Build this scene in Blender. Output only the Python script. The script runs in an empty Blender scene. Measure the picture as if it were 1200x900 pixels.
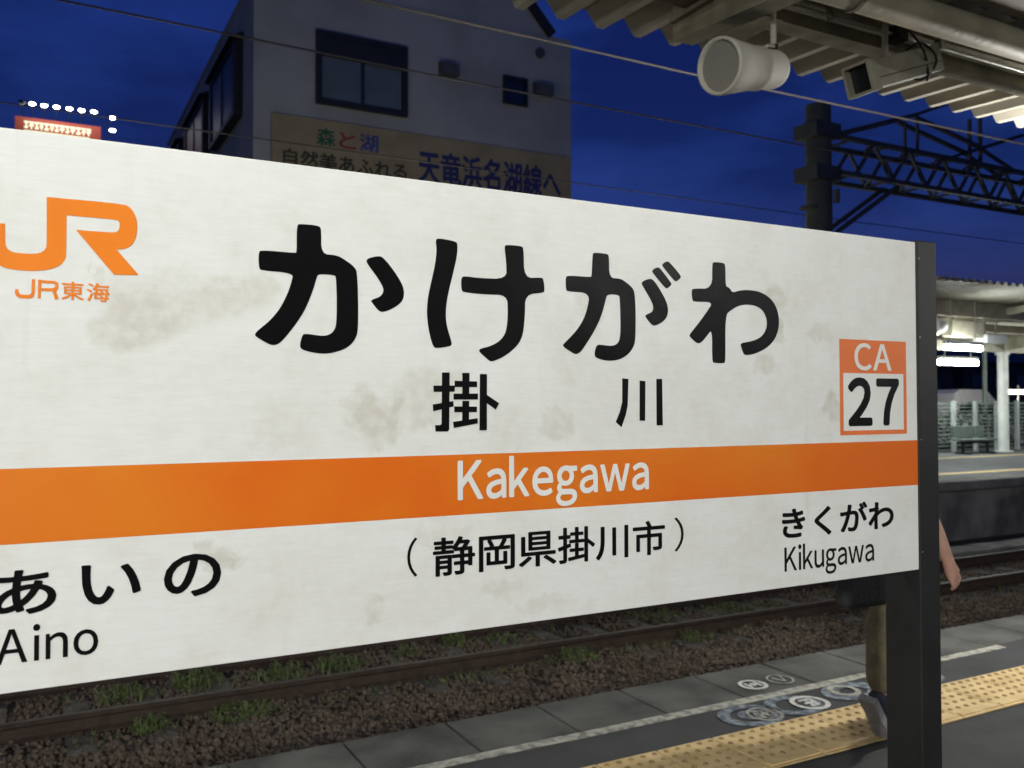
import bpy, bmesh, math, random
import numpy as np
from mathutils import Vector, Matrix
from mathutils.geometry import tessellate_polygon
random.seed(7)
SC = bpy.context.scene
COL = SC.collection
PI = math.pi

# ------------------------------------------------------------------ camera
EYE = 1.48
cam = bpy.data.cameras.new('camera')
cam.sensor_width = 36.0
cam.lens = 36.0 * 1040.0 / 1200.0
cam.clip_start = 0.05
cam.clip_end = 3000
cam.dof.use_dof = True
cam.dof.focus_distance = 1.5
cam.dof.aperture_fstop = 8.0
camo = bpy.data.objects.new('camera', cam)
COL.objects.link(camo)
yaw, pitch, roll = 0.4920770, 0.02161264, 0.0021696
fw = Vector((math.sin(yaw) * math.cos(pitch), math.cos(yaw) * math.cos(pitch), math.sin(pitch)))
rt = Vector((math.cos(yaw), -math.sin(yaw), 0))
dn = fw.cross(rt)
r2 = rt * math.cos(roll) + dn * math.sin(roll)
d2 = -rt * math.sin(roll) + dn * math.cos(roll)
camo.matrix_world = Matrix(((r2.x, -d2.x, -fw.x, 0), (r2.y, -d2.y, -fw.y, 0), (r2.z, -d2.z, -fw.z, EYE), (0, 0, 0, 1)))
SC.camera = camo

# ------------------------------------------------------------------ exposure
SC.view_settings.view_transform = 'Standard'
SC.view_settings.look = 'None'
SC.view_settings.exposure = 1.4
SC.view_settings.gamma = 1.0
try:
    SC.cycles.use_denoising = True
    SC.cycles.max_bounces = 6
    SC.cycles.sample_clamp_indirect = 4.0
except Exception:
    pass

# ------------------------------------------------------------------ world: dusk sky
W = bpy.data.worlds.new('World')
SC.world = W
W.use_nodes = True
nt = W.node_tree
bg = nt.nodes['Background']
sky = nt.nodes.new('ShaderNodeTexSky')
sky.sky_type = 'NISHITA'
sky.sun_disc = False
sky.sun_elevation = math.radians(-1.0)
sky.sun_rotation = math.radians(200)
sky.ozone_density = 6.0
sky.dust_density = 0.3
tc = nt.nodes.new('ShaderNodeTexCoord')
mp = nt.nodes.new('ShaderNodeMapping')
mp.inputs['Location'].default_value = (6.401, 8.428, 3.799)
mp.inputs['Scale'].default_value = (1.7, 1.7, 5.0)
nz = nt.nodes.new('ShaderNodeTexNoise')
nz.inputs['Scale'].default_value = 1.6
nz.inputs['Detail'].default_value = 5
nz.inputs['Roughness'].default_value = 0.55
rp = nt.nodes.new('ShaderNodeValToRGB')
rp.color_ramp.elements[0].position = 0.42
rp.color_ramp.elements[0].color = (0.66, 0.68, 0.73, 1)
rp.color_ramp.elements[1].position = 0.62
rp.color_ramp.elements[1].color = (1.35, 1.5, 1.42, 1)
mx = nt.nodes.new('ShaderNodeMix')
mx.data_type = 'RGBA'
mx.blend_type = 'MULTIPLY'
mx.inputs[0].default_value = 1.0
nt.links.new(tc.outputs['Generated'], mp.inputs['Vector'])
nt.links.new(mp.outputs['Vector'], nz.inputs['Vector'])
nt.links.new(nz.outputs['Fac'], rp.inputs['Fac'])
nt.links.new(sky.outputs['Color'], mx.inputs[6])
nt.links.new(rp.outputs['Color'], mx.inputs[7])
tint = nt.nodes.new('ShaderNodeMix')
tint.data_type = 'RGBA'
tint.blend_type = 'MULTIPLY'
tint.inputs[0].default_value = 1.0
tint.inputs[7].default_value = (1.0, 1.0, 1.0, 1)
nt.links.new(mx.outputs[2], tint.inputs[6])
# the last light low in the sky, all the way round
sepz = nt.nodes.new('ShaderNodeSeparateXYZ')
nt.links.new(tc.outputs['Generated'], sepz.inputs[0])
low = nt.nodes.new('ShaderNodeMapRange')
low.interpolation_type = 'SMOOTHSTEP'
low.inputs['From Min'].default_value = .42
low.inputs['From Max'].default_value = .02
nt.links.new(sepz.outputs['Z'], low.inputs['Value'])
lowc = nt.nodes.new('ShaderNodeMix')
lowc.data_type = 'RGBA'
lowc.inputs[6].default_value = (0, 0, 0, 1)
lowc.inputs[7].default_value = (.004, .030, .175, 1)
nt.links.new(low.outputs['Result'], lowc.inputs[0])
addl = nt.nodes.new('ShaderNodeMix')
addl.data_type = 'RGBA'
addl.blend_type = 'ADD'
addl.inputs[0].default_value = 1.0
nt.links.new(tint.outputs[2], addl.inputs[6])
nt.links.new(lowc.outputs[2], addl.inputs[7])
nt.links.new(addl.outputs[2], bg.inputs['Color'])
bg.inputs['Strength'].default_value = 0.15

# lamp powers (W): fluorescent tubes of the two platforms, and the added fill globes
P_NEAR = 62.0
P_FAR = 55.0
P_FILL_GLOBE = 66.0

# ------------------------------------------------------------------ helpers
def base_origin(o):
    v = Vector((0, 0, 0))
    while o is not None:
        v += o.location
        o = o.parent
    return v

class MB:
    """collects shapes in world (or local) coordinates; build() links one mesh object"""
    def __init__(s):
        s.v = []; s.f = []; s.m = []; s.sm = []
    def add(s, vs, fs, mi=0, smooth=False):
        b = len(s.v)
        s.v += [tuple(v) for v in vs]
        for f in fs:
            s.f.append(tuple(i + b for i in f)); s.m.append(mi); s.sm.append(smooth)
        return s
    def box(s, x0, x1, y0, y1, z0, z1, mi=0, bev=0.0):
        if bev > 0:
            bm = bmesh.new()
            bmesh.ops.create_cube(bm, size=1)
            bmesh.ops.scale(bm, vec=(x1 - x0, y1 - y0, z1 - z0), verts=bm.verts)
            bmesh.ops.translate(bm, vec=((x0 + x1) / 2, (y0 + y1) / 2, (z0 + z1) / 2), verts=bm.verts)
            bmesh.ops.bevel(bm, geom=list(bm.edges), offset=bev, segments=2, affect='EDGES', profile=0.5)
            return s.bm(bm, mi)
        vs = [(x, y, z) for z in (z0, z1) for y in (y0, y1) for x in (x0, x1)]
        return s.add(vs, [(0, 2, 3, 1), (4, 5, 7, 6), (0, 1, 5, 4), (2, 6, 7, 3), (0, 4, 6, 2), (1, 3, 7, 5)], mi)
    def bm(s, bm, mi=0, smooth=False):
        bm.verts.index_update()
        s.add([v.co.copy() for v in bm.verts], [[v.index for v in f.verts] for f in bm.faces], mi, smooth)
        bm.free()
        return s
    def obox(s, c, ax, ay, az, mi=0):
        """box from centre and three half-axis vectors"""
        c, ax, ay, az = Vector(c), Vector(ax), Vector(ay), Vector(az)
        vs = [c + ax * i + ay * j + az * k for k in (-1, 1) for j in (-1, 1) for i in (-1, 1)]
        return s.add(vs, [(0, 2, 3, 1), (4, 5, 7, 6), (0, 1, 5, 4), (2, 6, 7, 3), (0, 4, 6, 2), (1, 3, 7, 5)], mi)
    def bar(s, p, q, w, h=None, mi=0):
        p, q = Vector(p), Vector(q)
        h = h or w
        d = (q - p)
        L = d.length
        d.normalize()
        up = Vector((0, 0, 1)) if abs(d.z) < 0.95 else Vector((0, 1, 0))
        a = d.cross(up).normalized()
        b = a.cross(d).normalized()
        return s.obox((p + q) / 2, d * (L / 2), a * (w / 2), b * (h / 2), mi)
    def tube(s, pts, r, n=10, mi=0, cap=True, radii=None):
        pts = [Vector(p) for p in pts]
        rings = []
        vs = []
        prev = None
        for i, p in enumerate(pts):
            d = (pts[min(i + 1, len(pts) - 1)] - pts[max(i - 1, 0)])
            d.normalize()
            if prev is None:
                up = Vector((0, 0, 1)) if abs(d.z) < 0.9 else Vector((0, 1, 0))
                a = d.cross(up).normalized()
            else:
                a = (prev - d * prev.dot(d)).normalized()
            prev = a
            b = d.cross(a)
            rr = radii[i] if radii else r
            for k in range(n):
                t = 2 * PI * k / n
                vs.append(p + a * math.cos(t) * rr + b * math.sin(t) * rr)
        fs = []
        for i in range(len(pts) - 1):
            for k in range(n):
                k2 = (k + 1) % n
                fs.append((i * n + k, i * n + k2, (i + 1) * n + k2, (i + 1) * n + k))
        s.add(vs, fs, mi, True)
        if cap:
            s.add(vs[:n], [tuple(range(n))[::-1]], mi)
            s.add(vs[-n:], [tuple(range(n))], mi)
        return s
    def poly_xz(s, pts, y, thick=0.0, mi=0):
        """filled outline in an XZ plane, front face towards -Y"""
        t = tessellate_polygon([[Vector((a, b, 0)) for a, b in pts]])
        vs = [(a, y, b) for a, b in pts]
        fs = []
        for f in t:
            a, b, c = (Vector(vs[i]) for i in f)
            fs.append(f if (b - a).cross(c - a).y < 0 else f[::-1])
        s.add(vs, fs, mi)
        if thick:
            n = len(pts)
            s.add(vs + [(a, y + thick, b) for a, b in pts], [(i, (i + 1) % n, (i + 1) % n + n, i + n) for i in range(n)], mi)
        return s
    def build(s, name, mat, parent=None, local=False):
        me = bpy.data.meshes.new(name)
        off = Vector((0, 0, 0)) if (parent is None or local) else base_origin(parent)
        me.from_pydata([(v[0] - off.x, v[1] - off.y, v[2] - off.z) for v in s.v], [], s.f)
        mats = mat if isinstance(mat, (list, tuple)) else [mat]
        for m in mats:
            me.materials.append(m)
        me.polygons.foreach_set('material_index', s.m)
        me.polygons.foreach_set('use_smooth', s.sm)
        me.update()
        o = bpy.data.objects.new(name, me)
        COL.objects.link(o)
        o.parent = parent
        return o

def chaikin(p, n=2):
    for _ in range(n):
        q = []
        for i in range(len(p)):
            a, b = p[i], p[(i + 1) % len(p)]
            q.append((a[0] * .75 + b[0] * .25, a[1] * .75 + b[1] * .25))
            q.append((a[0] * .25 + b[0] * .75, a[1] * .25 + b[1] * .75))
        p = q
    return p

def soften(p, n=2, sharp=50):
    """corner cutting that leaves corners sharper than the limit alone"""
    for _ in range(n):
        q = []
        m = len(p)
        for i in range(m):
            a, b, c = p[i - 1], p[i], p[(i + 1) % m]
            u = math.atan2(b[1] - a[1], b[0] - a[0]); v = math.atan2(c[1] - b[1], c[0] - b[0])
            t = abs((math.degrees(v - u) + 180) % 360 - 180)
            if t > sharp:
                q.append(b)
            else:
                q.append((b[0] * .75 + a[0] * .25, b[1] * .75 + a[1] * .25))
                q.append((b[0] * .75 + c[0] * .25, b[1] * .75 + c[1] * .25))
        p = q
    return p

def tag(o, label=None, cat=None, group=None, kind=None):
    if label: o['label'] = label
    if cat: o['category'] = cat
    if group: o['group'] = group
    if kind: o['kind'] = kind
    return o

def thing(name, label, cat, loc=(0, 0, 0), group=None, rz=0.0):
    o = bpy.data.objects.new(name, None)
    o.empty_display_size = 0.2
    COL.objects.link(o)
    o.location = loc
    o.rotation_euler = (0, 0, rz)
    return tag(o, label, cat, group)

def part_copy(o, loc, parent=None):
    c = o.copy()
    COL.objects.link(c)
    c.location = loc
    c.parent = parent if parent is not None else o.parent
    return c

def dup(root, loc, label=None, group=None):
    r = root.copy()
    COL.objects.link(r)
    r.location = loc
    if label: r['label'] = label
    if group: r['group'] = group
    for ch in list(root.children):
        c = ch.copy(); COL.objects.link(c); c.parent = r
        for g in list(ch.children):
            d = g.copy(); COL.objects.link(d); d.parent = c
    return r

# ------------------------------------------------------------------ materials
def mat(name, col, rough=0.6, metal=0.0, var=0.15, scale=6.0, bump=0.0, bscale=40.0, col2=None, stretch=None, spec=0.5, coat=0.0, island=0.0, detail=5, lo=0.35, hi=0.65):
    m = bpy.data.materials.new(name)
    m.use_nodes = True
    t = m.node_tree
    b = t.nodes['Principled BSDF']
    b.inputs['Roughness'].default_value = rough
    b.inputs['Metallic'].default_value = metal
    b.inputs['Specular IOR Level'].default_value = spec
    b.inputs['Coat Weight'].default_value = coat
    geo = t.nodes.new('ShaderNodeNewGeometry')
    vec = geo.outputs['Position']
    if stretch:
        mp = t.nodes.new('ShaderNodeMapping')
        mp.inputs['Scale'].default_value = stretch
        t.links.new(vec, mp.inputs['Vector'])
        vec = mp.outputs['Vector']
    nz = t.nodes.new('ShaderNodeTexNoise')
    nz.inputs['Scale'].default_value = scale
    nz.inputs['Detail'].default_value = detail
    t.links.new(vec, nz.inputs['Vector'])
    cr = t.nodes.new('ShaderNodeValToRGB')
    c2 = col2 or tuple(min(1, c * (1 + var)) for c in col)
    c1 = col if col2 else tuple(c * (1 - var) for c in col)
    cr.color_ramp.elements[0].position = lo
    cr.color_ramp.elements[1].position = hi
    cr.color_ramp.elements[0].color = (*c1, 1)
    cr.color_ramp.elements[1].color = (*c2, 1)
    t.links.new(nz.outputs['Fac'], cr.inputs['Fac'])
    out = cr.outputs['Color']
    if island:
        mm = t.nodes.new('ShaderNodeMix'); mm.data_type = 'RGBA'; mm.blend_type = 'MULTIPLY'; mm.inputs[0].default_value = 1
        mr = t.nodes.new('ShaderNodeMapRange')
        mr.inputs['To Min'].default_value = 1 - island
        mr.inputs['To Max'].default_value = 1 + island
        t.links.new(geo.outputs['Random Per Island'], mr.inputs['Value'])
        t.links.new(out, mm.inputs[6]); t.links.new(mr.outputs['Result'], mm.inputs[7])
        out = mm.outputs[2]
    t.links.new(out, b.inputs['Base Color'])
    if bump:
        n2 = t.nodes.new('ShaderNodeTexNoise')
        n2.inputs['Scale'].default_value = bscale
        n2.inputs['Detail'].default_value = 6
        t.links.new(geo.outputs['Position'], n2.inputs['Vector'])
        bp = t.nodes.new('ShaderNodeBump')
        bp.inputs['Strength'].default_value = bump
        bp.inputs['Distance'].default_value = 0.01
        t.links.new(n2.outputs['Fac'], bp.inputs['Height'])
        t.links.new(bp.outputs['Normal'], b.inputs['Normal'])
    return m

def emis(name, col, strength):
    m = bpy.data.materials.new(name)
    m.use_nodes = True
    b = m.node_tree.nodes['Principled BSDF']
    b.inputs['Base Color'].default_value = (*[min(.8, c) for c in col], 1)
    b.inputs['Emission Color'].default_value = (*col, 1)
    b.inputs['Emission Strength'].default_value = strength
    return m

def area(name, loc, sx, sy, power, col, parent=None, rot=(0, 0, 0)):
    l = bpy.data.lights.new(name, 'AREA')
    l.shape = 'RECTANGLE'; l.size = sx; l.size_y = sy
    l.energy = power; l.color = col
    o = bpy.data.objects.new(name, l)
    COL.objects.link(o)
    o.parent = parent
    o.location = loc
    o.rotation_euler = rot
    return o

def point(name, loc, r, power, col, parent=None):
    l = bpy.data.lights.new(name, 'POINT')
    l.shadow_soft_size = r; l.energy = power; l.color = col
    o = bpy.data.objects.new(name, l)
    COL.objects.link(o)
    o.parent = parent
    o.location = loc
    return o

# ---- text in the built-in font, returned as flat outlines fitted to a box
_TXT = {}
def text_raw(s, bold=0.0):
    """outline of the text in the built-in font; bold = extra half stroke width, made of shifted copies
    stacked a hair apart (third coordinate = layer)"""
    if (s, bold) in _TXT: return _TXT[(s, bold)]
    c = bpy.data.curves.new('text', 'FONT')
    c.body = s; c.size = 1; c.resolution_u = 4
    o = bpy.data.objects.new('text', c)
    COL.objects.link(o)
    dg = bpy.context.evaluated_depsgraph_get()
    dg.update()
    me = bpy.data.meshes.new_from_object(o.evaluated_get(dg))
    v0 = [(v.co.x, v.co.y) for v in me.vertices]
    f0 = [tuple(p.vertices) for p in me.polygons]
    bpy.data.objects.remove(o)
    bpy.data.meshes.remove(me)
    bpy.data.curves.remove(c)
    if bold:
        vs, fs = [], []
        for k in range(8):
            a = 2 * PI * (k + .5) / 8
            b = len(vs)
            vs += [(x + bold * math.cos(a), y + bold * math.sin(a), k) for x, y in v0]
            fs += [tuple(i + b for i in f) for f in f0]
    else:
        vs, fs = [(x, y, 0) for x, y in v0], f0
    _TXT[(s, bold)] = (vs, fs)
    return vs, fs

def text_line(s, offset=0.0, gap=0.09, wide=True):
    """latin text from the full-width humanist glyphs, set proportionally; other text as is"""
    if not wide:
        return text_raw(s, offset)
    V, Fs = [], []
    x = 0
    for ch in s:
        if ch == ' ':
            x += .25; continue
        v, f = text_raw(chr(ord(ch) + 0xFEE0), offset)
        x0 = min(a[0] for a in v); x1 = max(a[0] for a in v)
        b = len(V)
        V += [(a - x0 + x, c, q) for a, c, q in v]
        Fs += [tuple(i + b for i in t) for t in f]
        x += x1 - x0 + gap
    return V, Fs

def put_text(mb, data, x0, x1, ztop, zbot, y, base=None, mi=0, layer=.00004):
    """fit text into x0..x1; ztop/zbot are the glyph box, or cap height/baseline when base=(cap) is given"""
    vs, fs = data
    ax = min(a[0] for a in vs); bx = max(a[0] for a in vs)
    if base:
        az, bz = 0.0, base
    else:
        az = min(a[1] for a in vs); bz = max(a[1] for a in vs)
    P = [(x0 + (a - ax) / (bx - ax) * (x1 - x0), y - q * layer, zbot + (b - az) / (bz - az) * (ztop - zbot)) for a, b, q in vs]
    F = []
    for f in fs:
        n = Vector((0, 0, 0))
        for i in range(len(f)):
            n += Vector(P[f[i]]).cross(Vector(P[f[(i + 1) % len(f)]]))
        F.append(f if n.y < 0 else f[::-1])
    mb.add(P, F, mi)
GLYPH = {'ka': [[(328.9, 1737.7), (334.3, 1739.7), (361.9, 1739.8), (365.0, 1734.3), (364.6, 1698.5), (387.6, 1698.5), (397.9, 1694.2), (416.2, 1682.9), (419.4, 1672.9), (421.1, 1636.1), (421.1, 1587.7), (416.4, 1574.9), (406.0, 1563.2), (390.4, 1556.4), (372.5, 1552.5), (354.8, 1553.5), (337.4, 1557.5), (333.4, 1562.4), (337.3, 1579.2), (342.3, 1581.4), (367.4, 1578.3), (378.8, 1581.2), (385.7, 1588.9), (388.0, 1599.1), (388.5, 1634.3), (387.1, 1665.7), (385.1, 1668.8), (360.8, 1669.0), (358.3, 1663.8), (353.3, 1644.9), (342.2, 1617.0), (329.8, 1596.7), (316.4, 1579.0), (306.7, 1567.7), (300.7, 1563.9), (294.7, 1563.0), (288.7, 1564.7), (272.0, 1573.9), (270.1, 1577.4), (273.1, 1582.3), (290.9, 1597.5), (305.3, 1615.2), (316.2, 1637.8), (321.8, 1655.3), (324.2, 1667.8), (278.7, 1668.3), (275.4, 1671.7), (274.8, 1693.4), (278.6, 1697.4), (327.1, 1696.8), (329.0, 1698.2)], [(433.4, 1694.4), (437.4, 1698.0), (452.2, 1702.2), (459.0, 1701.4), (469.9, 1690.6), (483.6, 1673.3), (491.9, 1659.5), (494.1, 1647.8), (491.9, 1637.3), (483.6, 1629.0), (469.9, 1621.1), (459.0, 1617.5), (452.3, 1619.7), (442.9, 1630.8), (440.7, 1634.1), (444.2, 1636.5), (455.0, 1640.5), (460.4, 1647.2), (460.4, 1655.0), (450.9, 1669.9), (434.8, 1689.3)]], 'ke': [[(545.8, 1734.0), (550.1, 1737.9), (580.0, 1735.2), (583.9, 1731.2), (582.6, 1711.9), (577.3, 1689.9), (569.5, 1660.8), (564.3, 1636.6), (562.9, 1615.2), (565.5, 1598.6), (573.3, 1576.3), (573.3, 1571.5), (569.4, 1569.0), (547.5, 1565.4), (541.9, 1567.6), (536.0, 1585.7), (532.2, 1606.8), (531.2, 1625.5), (533.5, 1646.8), (538.6, 1668.4), (545.0, 1694.8), (548.1, 1718.7)], [(667.2, 1734.4), (670.5, 1737.2), (698.6, 1737.5), (702.9, 1733.6), (703.3, 1684.9), (735.8, 1688.3), (740.2, 1686.1), (742.4, 1667.3), (740.1, 1662.8), (705.5, 1658.4), (704.8, 1623.9), (701.6, 1593.9), (694.0, 1577.5), (678.5, 1563.5), (661.8, 1553.3), (643.9, 1546.5), (638.5, 1548.4), (622.3, 1560.9), (620.9, 1564.5), (624.2, 1567.4), (639.9, 1571.0), (656.3, 1578.9), (667.4, 1590.3), (671.6, 1605.2), (673.1, 1627.4), (671.7, 1655.7), (631.9, 1654.0), (594.4, 1655.5), (589.9, 1658.4), (589.6, 1677.6), (594.4, 1681.5), (621.1, 1679.6), (670.9, 1681.6), (670.4, 1706.3), (668.3, 1723.4)]], 'ga': [[(837.4, 1735.5), (841.1, 1737.9), (867.7, 1737.9), (871.8, 1734.5), (871.6, 1696.0), (894.6, 1697.0), (907.4, 1691.2), (922.0, 1681.4), (925.8, 1672.3), (927.6, 1640.3), (926.9, 1592.2), (922.9, 1578.7), (913.1, 1566.5), (896.9, 1556.8), (881.0, 1553.1), (862.0, 1552.9), (844.9, 1557.0), (840.2, 1560.8), (842.8, 1575.2), (848.1, 1580.5), (859.0, 1579.5), (877.9, 1578.5), (889.1, 1583.0), (894.0, 1593.8), (895.1, 1617.6), (893.7, 1662.5), (891.2, 1668.2), (867.4, 1667.7), (864.2, 1658.3), (856.2, 1631.7), (842.0, 1605.0), (826.5, 1583.8), (814.2, 1567.9), (806.5, 1563.1), (800.5, 1562.4), (779.5, 1573.4), (777.1, 1577.2), (781.0, 1581.1), (800.6, 1598.4), (815.9, 1617.0), (825.8, 1638.1), (832.1, 1668.3), (787.4, 1667.8), (783.5, 1670.6), (783.0, 1691.1), (787.5, 1695.2), (833.2, 1695.1), (835.6, 1697.1)], [(940.1, 1691.9), (945.0, 1696.2), (960.0, 1701.2), (968.4, 1697.7), (983.4, 1679.6), (995.2, 1662.5), (999.5, 1649.1), (997.3, 1635.4), (988.1, 1625.4), (971.2, 1617.4), (962.8, 1617.6), (949.6, 1630.5), (947.9, 1634.5), (952.9, 1637.4), (963.0, 1641.1), (966.4, 1648.9), (963.1, 1659.5), (941.7, 1688.0)], [(963.5, 1715.0), (968.5, 1719.4), (977.0, 1722.4), (982.0, 1720.4), (1006.7, 1696.0), (1006.7, 1691.9), (997.0, 1685.0), (991.9, 1686.4), (965.1, 1711.0)], [(985.8, 1727.4), (991.2, 1731.9), (997.4, 1734.6), (1002.5, 1733.6), (1028.2, 1711.2), (1028.2, 1706.2), (1017.7, 1698.9), (1012.6, 1700.5), (987.8, 1723.5)]], 'wa': [[(1101.6, 1738.2), (1106.7, 1741.3), (1129.0, 1741.3), (1134.2, 1737.9), (1133.8, 1697.1), (1140.7, 1696.7), (1145.9, 1692.5), (1151.1, 1686.6), (1168.7, 1691.9), (1190.1, 1694.3), (1218.9, 1692.7), (1244.4, 1683.1), (1260.9, 1667.5), (1268.8, 1645.8), (1267.8, 1623.6), (1258.3, 1604.0), (1243.3, 1589.8), (1221.3, 1578.2), (1195.9, 1570.8), (1179.9, 1569.9), (1176.4, 1573.0), (1169.4, 1587.6), (1171.3, 1592.5), (1181.9, 1594.2), (1203.4, 1598.1), (1221.6, 1605.5), (1232.6, 1616.8), (1237.2, 1630.7), (1234.8, 1644.3), (1225.8, 1657.5), (1209.5, 1664.9), (1186.2, 1666.5), (1164.9, 1662.7), (1147.3, 1653.8), (1132.6, 1643.8), (1132.5, 1557.4), (1129.0, 1553.3), (1105.0, 1553.4), (1099.9, 1556.7), (1100.8, 1616.0), (1088.5, 1603.7), (1076.7, 1591.5), (1068.3, 1588.6), (1061.7, 1590.3), (1048.5, 1599.7), (1047.2, 1603.6), (1051.9, 1608.9), (1072.0, 1629.3), (1088.9, 1648.4), (1103.7, 1667.0), (1059.0, 1664.7), (1054.0, 1667.5), (1052.5, 1685.7), (1057.5, 1689.1), (1101.8, 1691.2)]], 'kake': [[(556.8, 1528.1), (569.9, 1528.3), (569.0, 1438.9), (566.5, 1436.0), (545.8, 1436.3), (545.0, 1446.2), (554.2, 1446.4), (555.9, 1448.4)], [(542.0, 1507.6), (579.0, 1507.9), (578.2, 1498.2), (542.7, 1497.8)], [(541.0, 1478.3), (576.0, 1483.5), (576.7, 1475.2), (542.0, 1467.7)], [(591.5, 1527.9), (604.2, 1528.1), (603.4, 1492.9), (591.5, 1492.9)], [(578.2, 1515.4), (617.4, 1514.7), (617.4, 1505.6), (578.2, 1505.6)], [(576.3, 1495.3), (618.8, 1495.4), (618.8, 1485.9), (576.3, 1485.9)], [(591.5, 1483.8), (603.4, 1483.8), (602.9, 1451.1), (591.0, 1451.3)], [(577.5, 1475.2), (616.9, 1474.7), (616.8, 1465.9), (577.5, 1466.1)], [(575.2, 1451.0), (617.9, 1456.4), (618.6, 1448.2), (576.7, 1441.4)], [(622.2, 1526.7), (634.7, 1526.5), (634.5, 1436.9), (621.3, 1437.1)], [(634.3, 1493.7), (656.6, 1480.0), (650.4, 1469.8), (634.3, 1480.1)]], 'kawa': [[(898.0, 1523.0), (911.2, 1522.0), (909.5, 1476.3), (905.3, 1459.3), (896.1, 1437.8), (883.8, 1447.0), (892.8, 1465.0), (897.8, 1482.1)], [(935.1, 1519.4), (947.8, 1518.4), (946.7, 1448.6), (934.6, 1448.7)], [(971.6, 1522.7), (984.6, 1522.8), (985.5, 1439.9), (971.7, 1440.1)]], 'logo': [[(9.6, 1743.6), (99.3, 1744.1), (108.2, 1740.1), (114.0, 1730.1), (116.5, 1719.7), (115.8, 1703.7), (111.8, 1692.8), (106.1, 1687.0), (99.7, 1684.2), (91.4, 1683.0), (118.6, 1650.9), (88.4, 1649.7), (43.3, 1704.6), (88.4, 1704.8), (92.3, 1706.9), (94.4, 1710.6), (95.1, 1716.8), (93.8, 1720.7), (90.6, 1722.5), (32.4, 1722.4), (32.2, 1670.7), (31.0, 1665.5), (26.5, 1658.4), (17.5, 1652.6), (5.6, 1649.3), (-12.1, 1647.6), (-29.6, 1648.5), (-41.1, 1651.5), (-51.1, 1659.4), (-55.5, 1670.6), (-56.5, 1704.2), (-36.1, 1705.3), (-35.9, 1680.4), (-34.1, 1674.8), (-29.8, 1671.0), (-22.5, 1669.5), (-4.9, 1669.6), (3.9, 1671.9), (9.1, 1677.4), (10.1, 1682.6)]], 'jr': [[(-6.1, 1637.6), (-2.5, 1637.8), (-2.8, 1620.1), (-4.5, 1615.0), (-8.1, 1613.1), (-19.1, 1612.9), (-22.8, 1615.2), (-24.7, 1618.9), (-24.3, 1623.9), (-20.9, 1624.1), (-20.6, 1619.9), (-18.4, 1617.6), (-8.9, 1617.6), (-6.6, 1619.9)], [(0.9, 1637.5), (4.5, 1637.4), (3.8, 1613.8), (0.6, 1613.9)], [(4.5, 1637.1), (19.9, 1637.0), (23.3, 1634.7), (23.5, 1627.6), (20.5, 1624.0), (4.6, 1623.4), (4.6, 1626.9), (17.7, 1627.7), (20.0, 1629.9), (20.0, 1632.8), (17.7, 1633.7), (4.5, 1633.5)], [(17.0, 1623.6), (20.8, 1624.2), (23.9, 1613.7), (20.0, 1613.4)]], 'sqo': [[(1432.5, 1608.2), (1633.9, 1609.9), (1634.4, 1414.3), (1433.2, 1412.9)]], 'sqi': [[(1442.1, 1540.1), (1624.1, 1540.1), (1624.0, 1423.6), (1443.2, 1421.9)]], 'band': [[(-92.5, 1399.9), (1667.7, 1398.4), (1671.5, 1303.2), (-91.6, 1307.8)]]}
BOX = {'tokai1': (27.1, 53.1, 1637.5, 1613.5), 'tokai2': (56.2, 83.3, 1637.2, 1613.2), 'Kakegawa': (583.2, 953.9, 1388.4, 1329.5), 'city': (541.2, 988.9, 1272.2, 1211.5), 'lp': (499.0, 515.7, 1275.2, 1215.6), 'rp': (1010.0, 1031.2, 1274.4, 1213.2), 'kiku': (1271.2, 1589.5, 1276.4, 1215.8), 'Kiku': (1277.0, 1528.4, 1199.0, 1153.9), 'a': (-45.6, 24.4, 1273.3, 1217.6), 'i': (52.7, 123.8, 1272.7, 1220.7), 'no': (152.2, 226.0, 1276.7, 1219.1), 'Aino': (-41.5, 73.1, 1200.6, 1159.0), 'CA': (1475.5, 1587.1, 1602.5, 1545.7), '27': (1455.2, 1609.4, 1531.5, 1431.5)}
STAIN = [(126.8, 1595.2, 73.9, 52.3, 0.75), (236.8, 1628.5, 92.1, 35.6, 0.6), (175.0, 1620.5, 132.0, 51.0, 0.4), (619.5, 1715.0, 167.1, 54.7, 0.22), (881.8, 1483.3, 161.1, 88.6, 0.25), (531.2, 1195.1, 227.8, 65.2, 0.22), (448.4, 1458.0, 53.7, 48.6, 0.8), (531.3, 1490.1, 78.2, 52.7, 0.6), (829.8, 1636.2, 34.6, 40.9, 0.5), (1251.7, 1677.5, 53.3, 26.5, 0.8), (1266.7, 1623.6, 20.1, 26.5, 0.8), (1234.8, 1551.8, 39.5, 23.0, 0.6), (1411.1, 1469.1, 26.5, 41.1, 0.8), (769.6, 1447.8, 46.5, 34.2, 0.6), (221.4, 1270.5, 36.2, 28.0, 0.8), (74.8, 1639.7, 14.2, 17.8, 0.6), (664.4, 1181.8, 61.9, 19.1, 0.5), (448.8, 1171.7, 24.0, 25.3, 0.6), (308.3, 1447.3, 60.6, 48.6, 0.35), (395.4, 1659.9, 38.8, 50.5, 0.3), (559.9, 1278.0, 65.1, 23.8, 0.4), (743.7, 1145.8, 65.2, 21.0, 0.4), (1377.2, 1619.2, 47.6, 23.9, 0.5)]
ROW1 = [(7.30, 7.87, 9.72, 9.18), (7.98, 8.52, 9.69, 9.19), (8.62, 9.23, 9.73, 9.18)]

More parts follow.
